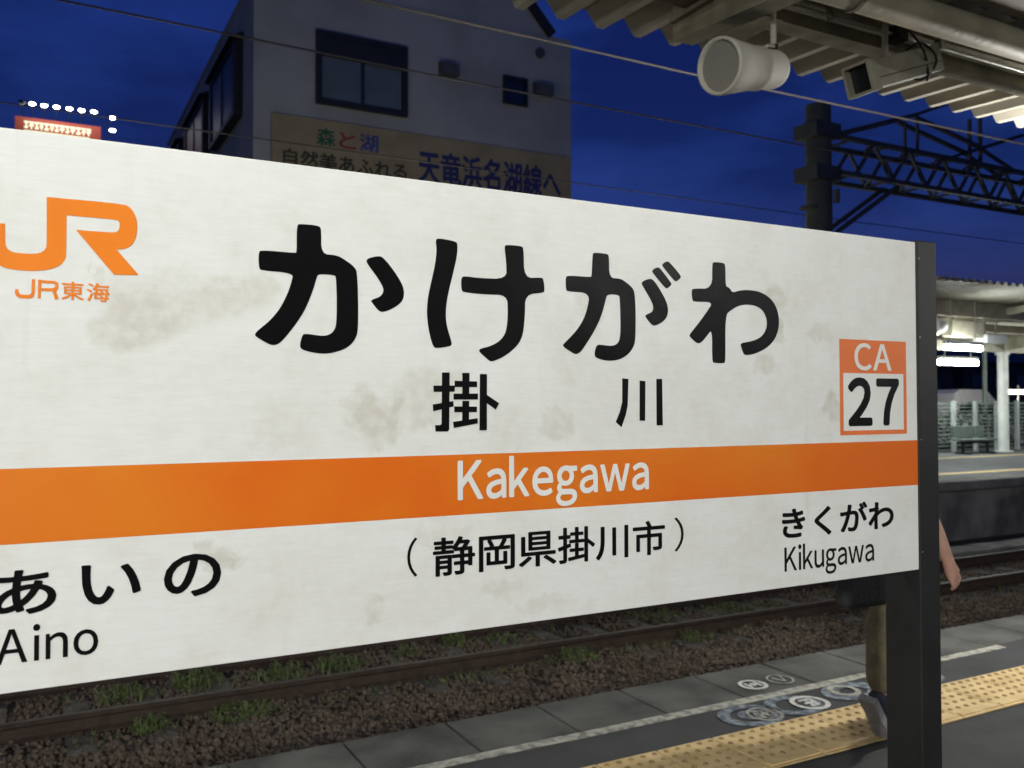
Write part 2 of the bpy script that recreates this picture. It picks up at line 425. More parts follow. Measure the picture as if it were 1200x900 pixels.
# ------------------------------------------------------------------ materials in use
M = {}
M['asphalt'] = mat('asphalt', (.039, .040, .0415), .85, var=.25, scale=3, bump=.5, bscale=180)
M['asphalt_far'] = mat('asphalt_far', (.10, .105, .11), .8, var=.15, scale=2, bump=.3, bscale=60)
M['coping'] = mat('coping_concrete', (.078, .079, .071), .85, var=.42, scale=3.5, bump=.6, bscale=120)
M['conc'] = mat('concrete', (.17, .165, .15), .9, var=.3, scale=2.2, bump=.5, bscale=40)
M['conc_dark'] = mat('stained_concrete', (.18, .172, .16), .9, var=.4, scale=1.6, bump=.5, bscale=30)
M['paint'] = mat('worn_white_paint', (.17, .165, .14), .75, scale=22, col2=(.42, .41, .35), lo=.36, hi=.56, bump=.3, bscale=90)
M['paint_new'] = mat('bright_white_paint', (.33, .33, .31), .7, scale=45, col2=(.62, .62, .58), lo=.3, hi=.5)
M['paint_blue'] = mat('faded_blue_paint', (.075, .09, .105), .8, scale=24, col2=(.27, .315, .36), lo=.40, hi=.66, detail=8)
M['tile'] = mat('yellow_tactile', (.57, .40, .175), .7, scale=9, col2=(.73, .545, .27), bump=.35, bscale=90)
M['dot'] = mat('worn_dot_tops', (.26, .175, .075), .8, scale=14, col2=(.44, .30, .125), lo=.4, hi=.75)
M['ground'] = mat('ground', (.03, .028, .024), .95, var=.4, scale=.5, bump=.5, bscale=8)
M['ballast'] = mat('ballast_bed', (.035, .026, .020), .95, var=.4, scale=5, bump=1.0, bscale=30)
M['stone'] = mat('ballast_stone', (.096, .070, .050), .9, scale=1.4, col2=(.120, .094, .070), island=.4)
M['rail'] = mat('rusty_rail', (.030, .019, .013), .75, scale=12, col2=(.052, .032, .022), bump=.5, bscale=80)
M['railtop'] = mat('worn_rail_head', (.060, .050, .043), .6, metal=.2, var=.2, scale=9)
M['sleeper'] = mat('weathered_sleeper', (.088, .080, .068), .9, var=.35, scale=7, bump=.6, bscale=50)
M['steel_dark'] = mat('dark_painted_steel', (.012, .012, .0118), .45, var=.15, scale=9)
M['mast'] = mat('weathered_mast', (.028, .032, .030), .75, var=.25, scale=3)
M['truss'] = mat('grey_truss_steel', (.020, .024, .030), .7, var=.2, scale=4)
M['wire_dark'] = mat('dark_wire', (.05, .045, .045), .6, var=.1, scale=3)
M['wire'] = mat('wire', (.20, .17, .15), .5, metal=.3, var=.1, scale=3)
M['beige'] = mat('beige_painted_steel', (.42, .385, .29), .55, var=.18, scale=4, bump=.2, bscale=25)
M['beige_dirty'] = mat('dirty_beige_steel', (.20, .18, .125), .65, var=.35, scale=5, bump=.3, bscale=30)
M['roof'] = mat('galvanised_roof_sheet', (.31, .285, .235), .5, var=.2, scale=2.5, bump=.12, bscale=20)
M['roof_dark'] = mat('roof_lining', (.13, .115, .09), .8, var=.25, scale=2)
M['spk'] = mat('ivory_speaker', (.34, .325, .28), .75, var=.1, scale=8, bump=.1, bscale=60)
M['spk_grille'] = mat('grey_speaker_grille', (.145, .138, .12), .7, var=.12, scale=200, bump=.4, bscale=400)
M['cctv'] = mat('beige_camera_housing', (.22, .205, .16), .5, var=.14, scale=10)
M['glass_dark'] = mat('dark_glass', (.01, .011, .013), .12, var=.2, scale=3)
M['cable'] = mat('black_cable', (.014, .013, .012), .85, var=.2, scale=10)
M['conduit'] = mat('zinc_conduit', (.42, .42, .40), .35, metal=.8, var=.15, scale=8)
M['white_met'] = mat('white_painted_metal', (.72, .73, .70), .5, var=.1, scale=4)
M['slat'] = mat('greenish_fence_slat', (.12, .15, .13), .5, var=.12, scale=4)
M['fence'] = mat('pale_fence_metal', (.34, .37, .37), .5, var=.12, scale=4)
M['wall_bldg'] = mat('pale_render_wall', (.37, .375, .355), .85, var=.12, scale=.6, bump=.2, bscale=10)
M['wall_dark'] = mat('dark_render_wall', (.04, .038, .036), .85, var=.2, scale=.7)
M['bwin'] = mat('building_glass', (.05, .06, .08), .38, var=.2, scale=1)
M['bframe'] = mat('bronze_window_frame', (.02, .019, .018), .5, var=.2, scale=3)
M['board_yel'] = mat('ochre_signboard', (.36, .285, .155), .7, var=.12, scale=1.2)
M['ink_navy'] = mat('navy_lettering', (.03, .035, .14), .7, var=.15, scale=3)
M['ink_green'] = mat('green_lettering', (.02, .13, .06), .7, var=.15, scale=3)
M['ink_red'] = mat('red_lettering', (.32, .06, .05), .7, var=.15, scale=3)
M['ink_blue'] = mat('blue_lettering', (.06, .08, .30), .7, var=.15, scale=3)
M['ink_olive'] = mat('dark_olive_lettering', (.05, .05, .028), .7, var=.15, scale=3)
M['leaf'] = mat('weed_leaf', (.085, .12, .034), .7, scale=9, col2=(.15, .195, .065), island=.35)
M['leaf_dark'] = mat('hedge_leaf', (.05, .085, .045), .8, scale=2, col2=(.09, .13, .075), island=.35)
M['skin'] = mat('skin', (.50, .285, .215), .55, var=.1, scale=14)
M['hair'] = mat('black_hair', (.012, .010, .009), .6, var=.3, scale=60)
M['shirt'] = mat('black_tee', (.016, .016, .018), .9, var=.2, scale=20, bump=.3, bscale=50)
M['trouser'] = mat('khaki_cotton', (.135, .112, .062), .9, var=.2, scale=16, bump=.5, bscale=45)
M['shoe'] = mat('navy_shoe', (.014, .016, .032), .7, var=.25, scale=40)
M['sole'] = mat('grey_rubber_sole', (.27, .255, .25), .7, var=.15, scale=40, bump=.4, bscale=120)
M['bag'] = mat('black_nylon', (.012, .012, .013), .7, var=.2, scale=30, bump=.3, bscale=70)
M['orange'] = None

# --- enamel of the name board: streaky white with grey-brown stains
def enamel():
    m = mat('white_enamel', (.715, .718, .69), .34, scale=4, col2=(.745, .75, .728), stretch=(4.5, 1, 34), spec=.35, detail=6, lo=.3, hi=.7)
    t = m.node_tree
    b = t.nodes['Principled BSDF']
    src = b.inputs['Base Color'].links[0].from_socket
    geo = [n for n in t.nodes if n.type == 'NEW_GEOMETRY'][0]
    sep = t.nodes.new('ShaderNodeSeparateXYZ')
    # wobble the stain outlines
    nz = t.nodes.new('ShaderNodeTexNoise'); nz.inputs['Scale'].default_value = 20; nz.inputs['Detail'].default_value = 9; nz.inputs['Roughness'].default_value = .68
    t.links.new(geo.outputs['Position'], nz.inputs['Vector'])
    sub = t.nodes.new('ShaderNodeVectorMath'); sub.operation = 'SUBTRACT'; sub.inputs[1].default_value = (.5, .5, .5)
    t.links.new(nz.outputs['Color'], sub.inputs[0])
    scl = t.nodes.new('ShaderNodeVectorMath'); scl.operation = 'SCALE'; scl.inputs['Scale'].default_value = .11
    t.links.new(sub.outputs[0], scl.inputs[0])
    add = t.nodes.new('ShaderNodeVectorMath'); add.operation = 'ADD'
    t.links.new(geo.outputs['Position'], add.inputs[0]); t.links.new(scl.outputs[0], add.inputs[1])
    acc = None
    for (cx, cz, rx, rz, k) in STAIN:
        mp = t.nodes.new('ShaderNodeMapping')
        mp.vector_type = 'POINT'
        sx, sz = 1000.0 / rx, 1000.0 / rz
        mp.inputs['Scale'].default_value = (sx, 0.0, sz)
        mp.inputs['Location'].default_value = (-cx / rx, 0, -cz / rz)
        t.links.new(add.outputs[0], mp.inputs['Vector'])
        ln = t.nodes.new('ShaderNodeVectorMath'); ln.operation = 'LENGTH'
        t.links.new(mp.outputs['Vector'], ln.inputs[0])
        mr = t.nodes.new('ShaderNodeMapRange')
        mr.interpolation_type = 'SMOOTHSTEP'
        mr.inputs['From Min'].default_value = 1.2
        mr.inputs['From Max'].default_value = .5
        mr.inputs['To Min'].default_value = 0
        mr.inputs['To Max'].default_value = k
        t.links.new(ln.outputs['Value'], mr.inputs['Value'])
        if STAIN.index((cx, cz, rx, rz, k)) < 3:
            # the wiped smear beside the emblem: its lower border is a straight wipe mark
            dt = t.nodes.new('ShaderNodeVectorMath'); dt.operation = 'DOT_PRODUCT'
            dt.inputs[1].default_value = (-0.3698, 0, 0.9291)
            t.links.new(geo.outputs['Position'], dt.inputs[0])
            cut = t.nodes.new('ShaderNodeMapRange'); cut.inputs['From Min'].default_value = 1.3858; cut.inputs['From Max'].default_value = 1.4038
            t.links.new(dt.outputs['Value'], cut.inputs['Value'])
            cm_ = t.nodes.new('ShaderNodeMath'); cm_.operation = 'MULTIPLY'
            t.links.new(mr.outputs['Result'], cm_.inputs[0]); t.links.new(cut.outputs['Result'], cm_.inputs[1])
            mr = cm_
        if acc is None:
            acc = mr.outputs[0]
        else:
            mxn = t.nodes.new('ShaderNodeMath'); mxn.operation = 'MAXIMUM'
            t.links.new(acc, mxn.inputs[0]); t.links.new(mr.outputs[0], mxn.inputs[1])
            acc = mxn.outputs[0]
    # fine mottling over everything (dirt film), plus the stains
    n2 = t.nodes.new('ShaderNodeTexNoise'); n2.inputs['Scale'].default_value = 7; n2.inputs['Detail'].default_value = 8; n2.inputs['Roughness'].default_value = .65
    t.links.new(geo.outputs['Position'], n2.inputs['Vector'])
    mr2 = t.nodes.new('ShaderNodeMapRange')
    mr2.inputs['From Min'].default_value = .44; mr2.inputs['From Max'].default_value = .74
    mr2.inputs['To Min'].default_value = 0; mr2.inputs['To Max'].default_value = .52
    t.links.new(n2.outputs['Fac'], mr2.inputs['Value'])
    ad = t.nodes.new('ShaderNodeMath'); ad.operation = 'MAXIMUM'
    t.links.new(acc, ad.inputs[0]); t.links.new(mr2.outputs['Result'], ad.inputs[1])
    n3 = t.nodes.new('ShaderNodeTexNoise'); n3.inputs['Scale'].default_value = 55; n3.inputs['Detail'].default_value = 6
    t.links.new(geo.outputs['Position'], n3.inputs['Vector'])
    mr3 = t.nodes.new('ShaderNodeMapRange')
    mr3.inputs['From Min'].default_value = .3; mr3.inputs['From Max'].default_value = .62
    mr3.inputs['To Min'].default_value = .45; mr3.inputs['To Max'].default_value = 1
    t.links.new(n3.outputs['Fac'], mr3.inputs['Value'])
    # thin vertical runs of dirt
    mpv = t.nodes.new('ShaderNodeMapping'); mpv.inputs['Scale'].default_value = (34, 1, 2.2)
    nv = t.nodes.new('ShaderNodeTexNoise'); nv.inputs['Scale'].default_value = 1; nv.inputs['Detail'].default_value = 6; nv.inputs['Roughness'].default_value = .6
    t.links.new(geo.outputs['Position'], mpv.inputs['Vector']); t.links.new(mpv.outputs['Vector'], nv.inputs['Vector'])
    mrv = t.nodes.new('ShaderNodeMapRange'); mrv.inputs['From Min'].default_value = .58; mrv.inputs['From Max'].default_value = .8
    mrv.inputs['To Min'].default_value = 0; mrv.inputs['To Max'].default_value = .45
    t.links.new(nv.outputs['Fac'], mrv.inputs['Value'])
    ad2 = t.nodes.new('ShaderNodeMath'); ad2.operation = 'MAXIMUM'
    t.links.new(ad.outputs[0], ad2.inputs[0]); t.links.new(mrv.outputs['Result'], ad2.inputs[1])
    ad = ad2
    mul = t.nodes.new('ShaderNodeMath'); mul.operation = 'MULTIPLY'
    t.links.new(ad.outputs[0], mul.inputs[0]); t.links.new(mr3.outputs['Result'], mul.inputs[1])
    mm = t.nodes.new('ShaderNodeMix'); mm.data_type = 'RGBA'
    t.links.new(mul.outputs[0], mm.inputs[0])
    t.links.new(src, mm.inputs[6])
    mm.inputs[7].default_value = (.53, .508, .435, 1)
    t.links.new(mm.outputs[2], b.inputs['Base Color'])
    # fine horizontal scuffs and short scratches
    mps = t.nodes.new('ShaderNodeMapping'); mps.inputs['Scale'].default_value = (9, 1, 210)
    ns = t.nodes.new('ShaderNodeTexNoise'); ns.inputs['Scale'].default_value = 3; ns.inputs['Detail'].default_value = 7; ns.inputs['Roughness'].default_value = .7
    t.links.new(add.outputs[0], mps.inputs['Vector'])
    t.links.new(geo.outputs['Position'], mps.inputs['Vector']); t.links.new(mps.outputs['Vector'], ns.inputs['Vector'])
    mrs = t.nodes.new('ShaderNodeMapRange'); mrs.inputs['From Min'].default_value = .3; mrs.inputs['From Max'].default_value = .7
    mrs.inputs['To Min'].default_value = .945; mrs.inputs['To Max'].default_value = 1.02
    t.links.new(ns.outputs['Fac'], mrs.inputs['Value'])
    msc = t.nodes.new('ShaderNodeMix'); msc.data_type = 'RGBA'; msc.blend_type = 'MULTIPLY'; msc.inputs[0].default_value = 1
    t.links.new(mm.outputs[2], msc.inputs[6]); t.links.new(mrs.outputs['Result'], msc.inputs[7])
    t.links.new(msc.outputs[2], b.inputs['Base Color'])
    # faint horizontal brushing
    mpb = t.nodes.new('ShaderNodeMapping'); mpb.inputs['Scale'].default_value = (14, 1, 130)
    nb = t.nodes.new('ShaderNodeTexNoise'); nb.inputs['Scale'].default_value = 4; nb.inputs['Detail'].default_value = 5
    bp = t.nodes.new('ShaderNodeBump'); bp.inputs['Strength'].default_value = .05; bp.inputs['Distance'].default_value = .003
    t.links.new(geo.outputs['Position'], mpb.inputs['Vector']); t.links.new(mpb.outputs['Vector'], nb.inputs['Vector'])
    t.links.new(nb.outputs['Fac'], bp.inputs['Height']); t.links.new(bp.outputs['Normal'], b.inputs['Normal'])
    return m

M['enamel'] = enamel()
M['band'] = mat('orange_film', (.64, .122, .005), .38, scale=2.6, col2=(.66, .185, .010), lo=.40, hi=.62, detail=3)
M['jr_orange'] = mat('orange_emblem_film', (.72, .19, .010), .38, var=.06, scale=4)
M['ca_orange'] = mat('red_orange_film', (.70, .16, .035), .4, var=.07, scale=5)
M['ink'] = mat('black_vinyl', (.0035, .0033, .003), .34, spec=.22, var=.15, scale=12, bump=.25, bscale=9)
M['white_film'] = mat('white_film', (.70, .70, .67), .4, var=.05, scale=5)

# ------------------------------------------------------------------ ground, platform
def structure(name, mb, m, parent=None):
    o = mb.build(name, m, parent)
    o['kind'] = 'structure'
    return o

structure('ground', MB().box(-900, 900, -900, 900, -1.7, -1.5), M['ground'])

EDGE = 3.81
plat = structure('platform', MB().box(-14, 40, -7, 3.402, -1.4, 0), M['asphalt'])
# coping slabs, one by one
first = None
k0 = -18
for k in range(k0, 58):
    x = 1.683 + k * .4895
    if first is None:
        bm_ = MB(); bm_.box(.006, .4835, 0, .403, -.12, 0, bev=.004)
        first = bm_.build('coping_slab', M['coping'], plat)
        first.location = (x, 3.407, 0)
    else:
        c = part_copy(first, (x, 3.407 + random.uniform(-.002, .002), random.uniform(-.002, .002)))
MB().box(-14, 40, 3.402, 3.66, -1.4, -.13).build('platform_wall', M['conc_dark'], plat)

# the painted line, worn and patchy: short lengths laid end to end
ln = MB()
x = -10.0
while x < 5.1:
    L = min(random.uniform(.35, .9), 5.16 - x)
    j = random.uniform(-.004, .004)
    ln.box(x, x + L, 3.335 + j, 3.396 + j * .5, .0005, .004)
    x += L
ln.build('painted_line', M['paint'], plat)

# tactile tiles with truncated domes and an inner bar
tl = MB()
tl.box(.0045, .2980, 0, .372, -.004, .006, bev=.0015)
for i in range(5):
    for j in range(5):
        cx, cy = .03 + i * .0605, .10 + j * .0605
        n = 10
        vs = [(cx + r * math.cos(2 * PI * q / n), cy + r * math.sin(2 * PI * q / n), z) for r, z in ((.0135, .0062), (.0085, .0112)) for q in range(n)]
        tl.add(vs, [(q, (q + 1) % n, (q + 1) % n + n, q + n) for q in range(n)], 1, True)
        tl.add(vs[n:], [tuple(range(n))], 1)
tl.box(.012, .29, .018, .048, .0055, .0105, mi=0)
t0 = None
for k in range(-28, 70):
    x = 2.33 + k * .3025
    if t0 is None:
        t0 = tl.build('tactile_tile', [M['tile'], M['dot']], plat)
        t0.location = (x, 2.688, 0)
    else:
        part_copy(t0, (x, 2.688 + random.uniform(-.0015, .0015), random.uniform(-.0006, .0006)))

MB().box(-6.2, 23.5, 2.680, 3.066, -.01, .0012).build('tile_joint_dirt', M['cable'], plat)
# painted door-position marks
def ring(mb, cx, cy, r, w, z, n=40, sx=1.0):
    vs = [(cx + sx * rr * math.cos(2 * PI * q / n), cy + rr * math.sin(2 * PI * q / n), z) for rr in (r - w, r) for q in range(n)]
    mb.add(vs, [(q, q + n, (q + 1) % n + n, (q + 1) % n) for q in range(n)])
def disc(mb, cx, cy, r, z, n=40, sx=1.0):
    mb.add([(cx + sx * r * math.cos(2 * PI * q / n), cy + r * math.sin(2 * PI * q / n), z) for q in range(n)], [tuple(range(n))])
def strokes(mb, cx, cy, s, segs, w, z):
    for k, (a, b, c, d) in enumerate(segs):
        p, q = Vector((cx + a * s, cy + b * s, 0)), Vector((cx + c * s, cy + d * s, 0))
        u = (q - p).normalized(); nrm = Vector((-u.y, u.x, 0)) * w / 2
        zz = z + k * .0003
        mb.add([(v.x, v.y, zz) for v in (p - nrm, q - nrm, q + nrm, p + nrm)], [(0, 1, 2, 3)])
mk = MB(); ring(mk, 3.320, 3.530, .078, .022, .0045); strokes(mk, 3.32, 3.53, .045, [(-.7, .8, -.7, -.8), (.7, .8, .7, -.8), (-.7, 0, .7, 0), (0, .5, 0, -.5)], .017, .0045)
mk.build('painted_mark', M['paint_new'], plat)
mk = MB(); ring(mk, 3.512, 3.530, .075, .012, .0045); strokes(mk, 3.512, 3.53, .05, [(-.6, .7, .1, -.7), (.1, -.7, .7, .8), (-.6, .7, .2, .5)], .013, .0045)
mk.build('painted_mark', M['paint'], plat)
mk = MB(); ring(mk, 2.99, 3.195, .135, .05, .004, sx=1.25); ring(mk, 3.0, 3.195, .06, .03, .004, sx=1.25); mk.build('painted_disc', M['paint_blue'], plat)
mk = MB(); ring(mk, 3.055, 3.170, .088, .014, .0062); ring(mk, 3.055, 3.170, .055, .008, .0062); strokes(mk, 3.055, 3.17, .05, [(-.6, .6, -.6, -.7), (.1, .7, .1, -.7), (.7, .5, .2, -.1), (-.6, -.1, 0, .1)], .012, .0062)
mk.build('painted_mark', M['paint'], plat)
mk = MB(); ring(mk, 3.275, 3.20, .13, .05, .004, sx=1.2); mk.build('painted_disc', M['paint_blue'], plat)
mk = MB(); ring(mk, 3.365, 3.185, .098, .026, .0062); strokes(mk, 3.365, 3.185, .055, [(-.7, .7, .6, .7), (-.1, .7, -.1, -.8), (-.7, -.1, .7, 0), (.6, .6, .3, -.7), (-.6, -.7, .5, -.7)], .017, .0062)
mk.build('painted_mark', M['paint_new'], plat)
mk = MB(); ring(mk, 3.70, 3.21, .125, .07, .004, sx=1.5); mk.build('painted_disc', M['paint_blue'], plat)
mk = MB(); ring(mk, 3.66, 3.235, .085, .03, .0062); mk.build('painted_mark', M['paint'], plat)
mk = MB(); ring(mk, 4.15, 3.20, .12, .07, .004, sx=1.6); mk.build('painted_disc', M['paint_blue'], plat)

# ------------------------------------------------------------------ ballast, tracks
structure('ballast_bed', MB().box(-30, 60, 3.66, 10.72, -1.45, -1.10), M['ballast'])
rng = np.random.default_rng(3)
def stones(N, x0, x1, y0, y1, zc, smin, smax, pw=1.0):
    bm = bmesh.new(); bmesh.ops.create_icosphere(bm, subdivisions=1, radius=1)
    bv = np.array([v.co[:] for v in bm.verts]); bf = np.array([[v.index for v in f.verts] for f in bm.faces]); bm.free()
    nv = len(bv)
    px = x0 + (x1 - x0) * rng.random(N) ** pw
    py = rng.uniform(y0, y1, N)
    s = rng.uniform(smin, smax, (N, 1, 1)) * rng.uniform(.6, 1.25, (N, 1, 3))
    jit = 1 + rng.uniform(-.28, .28, (N, nv, 1))
    sl_ = np.abs(((px + 3.2 + .2925) % .585) - .2925) < .12
    bad = sl_ & (((py > 7.8) & (py < 8.78) & (rng.random(N) < .85)) | ((py > 7.25) & (py <= 7.8) & (rng.random(N) < .35)))
    py = np.where(bad, rng.uniform(y0, 7.2, N), py)
    v = bv[None] * jit * s
    a = rng.uniform(0, 6.28, N); b = rng.uniform(-1, 1, N)
    ca, sa, cb, sb = np.cos(a), np.sin(a), np.cos(b), np.sin(b)
    X = v[..., 0] * ca[:, None] - v[..., 1] * sa[:, None]
    Y = v[..., 0] * sa[:, None] + v[..., 1] * ca[:, None]
    Zz = v[..., 2]
    Y2 = Y * cb[:, None] - Zz * sb[:, None]
    Z2 = Y * sb[:, None] + Zz * cb[:, None]
    hz = zc + rng.uniform(-.02, .03, N) + .02 * np.sin(px * 2.3) * np.sin(py * 3.1)
    P = np.stack([X + px[:, None], Y2 + py[:, None], Z2 + hz[:, None]], -1).reshape(-1, 3)
    Fc = (bf[None] + (np.arange(N) * nv)[:, None, None]).reshape(-1, 3)
    me = bpy.data.meshes.new('ballast_stones')
    me.vertices.add(len(P)); me.vertices.foreach_set('co', P.ravel())
    me.loops.add(Fc.size); me.loops.foreach_set('vertex_index', Fc.ravel().astype(np.int32))
    me.polygons.add(len(Fc)); me.polygons.foreach_set('loop_start', np.arange(0, Fc.size, 3, dtype=np.int32))
    me.polygons.foreach_set('loop_total', np.full(len(Fc), 3, dtype=np.int32))
    me.update(calc_edges=True); me.validate()
    me.materials.append(M['stone'])
    o = bpy.data.objects.new('ballast_stones', me); COL.objects.link(o)
    return o
st = stones(62000, -1.3, 20, 5.7, 9.35, -1.095, .012, .027, 1.2)
tag(st, 'rust brown crushed stone ballast lying around the rails', 'ballast', kind='stuff')

def rail_mb(x0, x1):
    prof = [(-.0625, 0), (.0625, 0), (.0625, .012), (.012, .03), (.0085, .105), (.032, .118), (.0325, .145), (.025, .153), (-.025, .153), (-.0325, .145), (-.032, .118), (-.0085, .105), (-.012, .03), (-.0625, .012)]
    mb = MB()
    n = len(prof)
    vs = [(x, y, z) for x in (x0, x1) for y, z in prof]
    for i in range(n):
        j = (i + 1) % n
        mb.add([vs[i], vs[j], vs[j + n], vs[i + n]], [(0, 1, 2, 3)], 1 if i == 7 else 0)
    mb.add(vs[:n], [tuple(range(n))[::-1]]); mb.add(vs[n:], [tuple(range(n))])
    return mb
def track(yc, label, gx=(-10, 50)):
    t = thing('railway_track', label, 'railway track', (0, yc, -1.073))
    r = rail_mb(*gx).build('rail', [M['rail'], M['railtop']], t, local=True)
    r.location = (0, -.5335 - .03, 0)
    part_copy(r, (0, .5335 + .03, 0))
    s0 = None
    for k in range(0, 54):
        x = -3.2 + k * .585
        if s0 is None:
            s0 = MB().box(-.105, .105, -1.0, 1.0, -.14, 0, bev=.012).build('sleeper', M['sleeper'], t, local=True)
            s0.location = (x, 0, -.002)
        else:
            part_copy(s0, (x + random.uniform(-.03, .03), random.uniform(-.03, .03), random.uniform(-.012, .002)))
    # rail fastenings at each sleeper
    c0 = None
    for k in range(0, 54):
        for sgn in (-1, 1):
            x = -3.2 + k * .585
            if c0 is None:
                cm = MB(); cm.box(-.03, .03, -.03, .03, 0, .038, bev=.008)
                c0 = cm.build('rail_clip', M['rail'], t, local=True)
                c0.location = (x, sgn * .5635 - .075, 0)
            else:
                part_copy(c0, (x, sgn * .5635 - .075, 0))
            part_copy(c0, (x, sgn * .5635 + .075, 0))
    return t
track(8.29, 'rusty railway track with weeds between its rails, beyond the platform edge')

# cable trough between the track and the far platform
ct = thing('cable_trough', 'grey concrete cable trough with lids along the far platform wall', 'cable trough', (0, 9.5, -1.1))
MB().box(-6, 44, 9.28, 9.72, -1.3, -1.0).build('trough', M['conc'], ct)
l0 = None
for k in range(100):
    x = -6 + k * .5
    if l0 is None:
        l0 = MB().box(.005, .495, -.24, .24, .1, .15, bev=.008).build('lid', M['conc'], ct, local=True)
        l0.location = (x, 0, 0)
    else:
        part_copy(l0, (x, random.uniform(-.006, .006), random.uniform(-.008, .008)))

# weeds: clumps growing by the rails
def weed_mb(seed, n, h, r):
    rr = random.Random(seed)
    mb = MB()
    for i in range(n):
        a = rr.uniform(0, 2 * PI); d = r * math.sqrt(rr.random()); x, y = d * math.cos(a), d * math.sin(a)
        hh = h * rr.uniform(.4, 1) * (1 - .5 * d / r); lean = rr.uniform(.1, .7) * hh
        b = rr.uniform(0, 2 * PI); w = rr.uniform(.004, .009)
        ux, uy = math.cos(b), math.sin(b)
        p0 = (x - uy * w, y + ux * w, 0); p1 = (x + uy * w, y - ux * w, 0)
        m0 = (x + ux * lean * .35 - uy * w, y + uy * lean * .35 + ux * w, hh * .6); m1 = (x + ux * lean * .35 + uy * w, y + uy * lean * .35 - ux * w, hh * .6)
        tp = (x + ux * lean, y + uy * lean, hh)
        mb.add([p0, p1, m1, m0, tp], [(0, 1, 2, 3), (3, 2, 4)])
        # side leaflets
        for q in range(3):
            z = hh * rr.uniform(.35, .9); f = z / hh; cx, cy = x + ux * lean * f * .8, y + uy * lean * f * .8
            c = rr.uniform(0, 2 * PI); L = rr.uniform(.02, .05); lw = L * .3
            vx, vy = math.cos(c), math.sin(c)
            mb.add([(cx, cy, z), (cx + vx * L * .5 - vy * lw, cy + vy * L * .5 + vx * lw, z + L * .25), (cx + vx * L, cy + vy * L, z + L * .1), (cx + vx * L * .5 + vy * lw, cy + vy * L * .5 - vx * lw, z + L * .25)], [(0, 1, 2, 3)])
    return mb
def weed(x, y, seed, n, h, r, label):
    t = weed_mb(seed, n, h, r)
    t.v = [(a + x, b + y, c - 1.09) for a, b, c in t.v]
    o = t.build('weed_clump', M['leaf'])
    # move the origin to the plant's foot
    o.data.transform(Matrix.Translation((-x, -y, 1.09))); o.location = (x, y, -1.09)
    tag(o, label, 'weeds', 'weed clumps growing along the track')
k = 0
for (x, y, n, h, r, lab) in [
    (.81, 7.56, 60, .20, .11, 'bright green weed clump on the ballast, leftmost one below the sign edge'),
    (1.52, 7.58, 130, .17, .22, 'widest low green weed clump spreading from the near rail at the lower left'),
    (4.80, 7.60, 110, .22, .17, 'dense green weed clump against the near rail below the middle of the sign'),
    (6.23, 7.60, 45, .20, .10, 'small green weed clump against the near rail above the painted circles'),
    (.70, 8.45, 60, .24, .20, 'dim weed clump between the rails in the lower left corner'),
    (1.32, 8.55, 90, .30, .20, 'tall feathery weed clump between the rails, left of the others under the sign'),
    (2.05, 8.45, 70, .22, .20, 'leafy weed clump between the rails under the sign, right of the tall feathery one'),
    (2.62, 8.42, 80, .24, .19, 'broad green weed clump between two sleepers under the left half of the sign'),
    (3.35, 8.55, 45, .18, .14, 'small weed clump between two sleepers near the far rail'),
    (3.95, 8.70, 50, .26, .12, 'upright weed clump leaning on the far rail under the middle of the sign'),
    (4.45, 8.55, 40, .15, .16, 'sparse low weeds between the rails right of the upright clump'),
    (6.56, 8.62, 70, .16, .30, 'flat spread of weeds between the rails under the right half of the sign'),
    (7.6, 8.45, 60, .15, .28, 'flat pale weeds between the rails close to the dark post')]:
    k += 1
    weed(x, y, k, int(n * 1.15), h * .85, r * 1.2, lab)
# thin scatter of small weeds that nobody could count
sc = MB()
rr = random.Random(11)
for i in range(800):
    x = rr.uniform(.2, 12); y = rr.choice([rr.uniform(7.45, 7.66), rr.uniform(7.85, 8.7), rr.uniform(7.9, 8.75)])
    h = rr.uniform(.03, .09)
    for q in range(3):
        a = rr.uniform(0, 6.28); w = .004; L = h * .5
        sc.add([(x - w, y, -1.09), (x + w, y, -1.09), (x + math.cos(a) * L, y + math.sin(a) * L, -1.09 + h)], [(0, 1, 2)])
tag(sc.build('weed_cover', M['leaf']), 'thin scatter of tiny weeds between the rails', 'weeds', kind='stuff')

# ------------------------------------------------------------------ far platform
fp = structure('far_platform', MB().box(-8, 60, 11.02, 18.2, -1.4, 0), M['asphalt_far'])
MB().box(-8, 60, 10.86, 11.02, -1.4, -.16).build('platform_wall', M['conc_dark'], fp)
f0 = None
for k in range(68):
    x = -8 + k
    if f0 is None:
        f0 = MB().box(.005, .995, 0, .62, -.16, .004, bev=.01).build('coping_slab', M['conc'], fp); f0.location = (x, 10.66, 0)
    else:
        part_copy(f0, (x, 10.66, random.uniform(-.003, .003)))
MB().box(-8, 60, 11.75, 12.05, -.02, .008).build('yellow_line', M['tile'], fp)
MB().box(-8, 60, 15.2, 15.4, -.02, .006).build('yellow_line', M['tile'], fp)

# fence behind the far platform: posts and thin horizontal slats
fn = thing('platform_fence', 'pale metal fence of thin horizontal slats behind the far platform', 'fence', (24, 17.1, 0))
p0 = None
xs = [24.08 + k * 1.03 for k in range(-12, 12)]
for x in xs:
    if p0 is None:
        p0 = MB().box(-.055, .055, -.055, .055, 0, 1.52, bev=.01).build('post', M['fence'], fn, local=True); p0.location = (x - 24, 0, 0)
    else:
        part_copy(p0, (x - 24, 0, 0))
s0 = None
for k in range(13):
    big = k in (0, 12)
    z = .06 + k * .115
    if s0 is None:
        s0 = MB().box(-12.6, 12.2, -.012, .012, -.018, .018).build('slat', M['slat'], fn, local=True); s0.location = (0, .07, z)
    else:
        c = part_copy(s0, (0, .07, z))
        if k % 4 == 0: c.scale = (1, 1.5, 1.7)

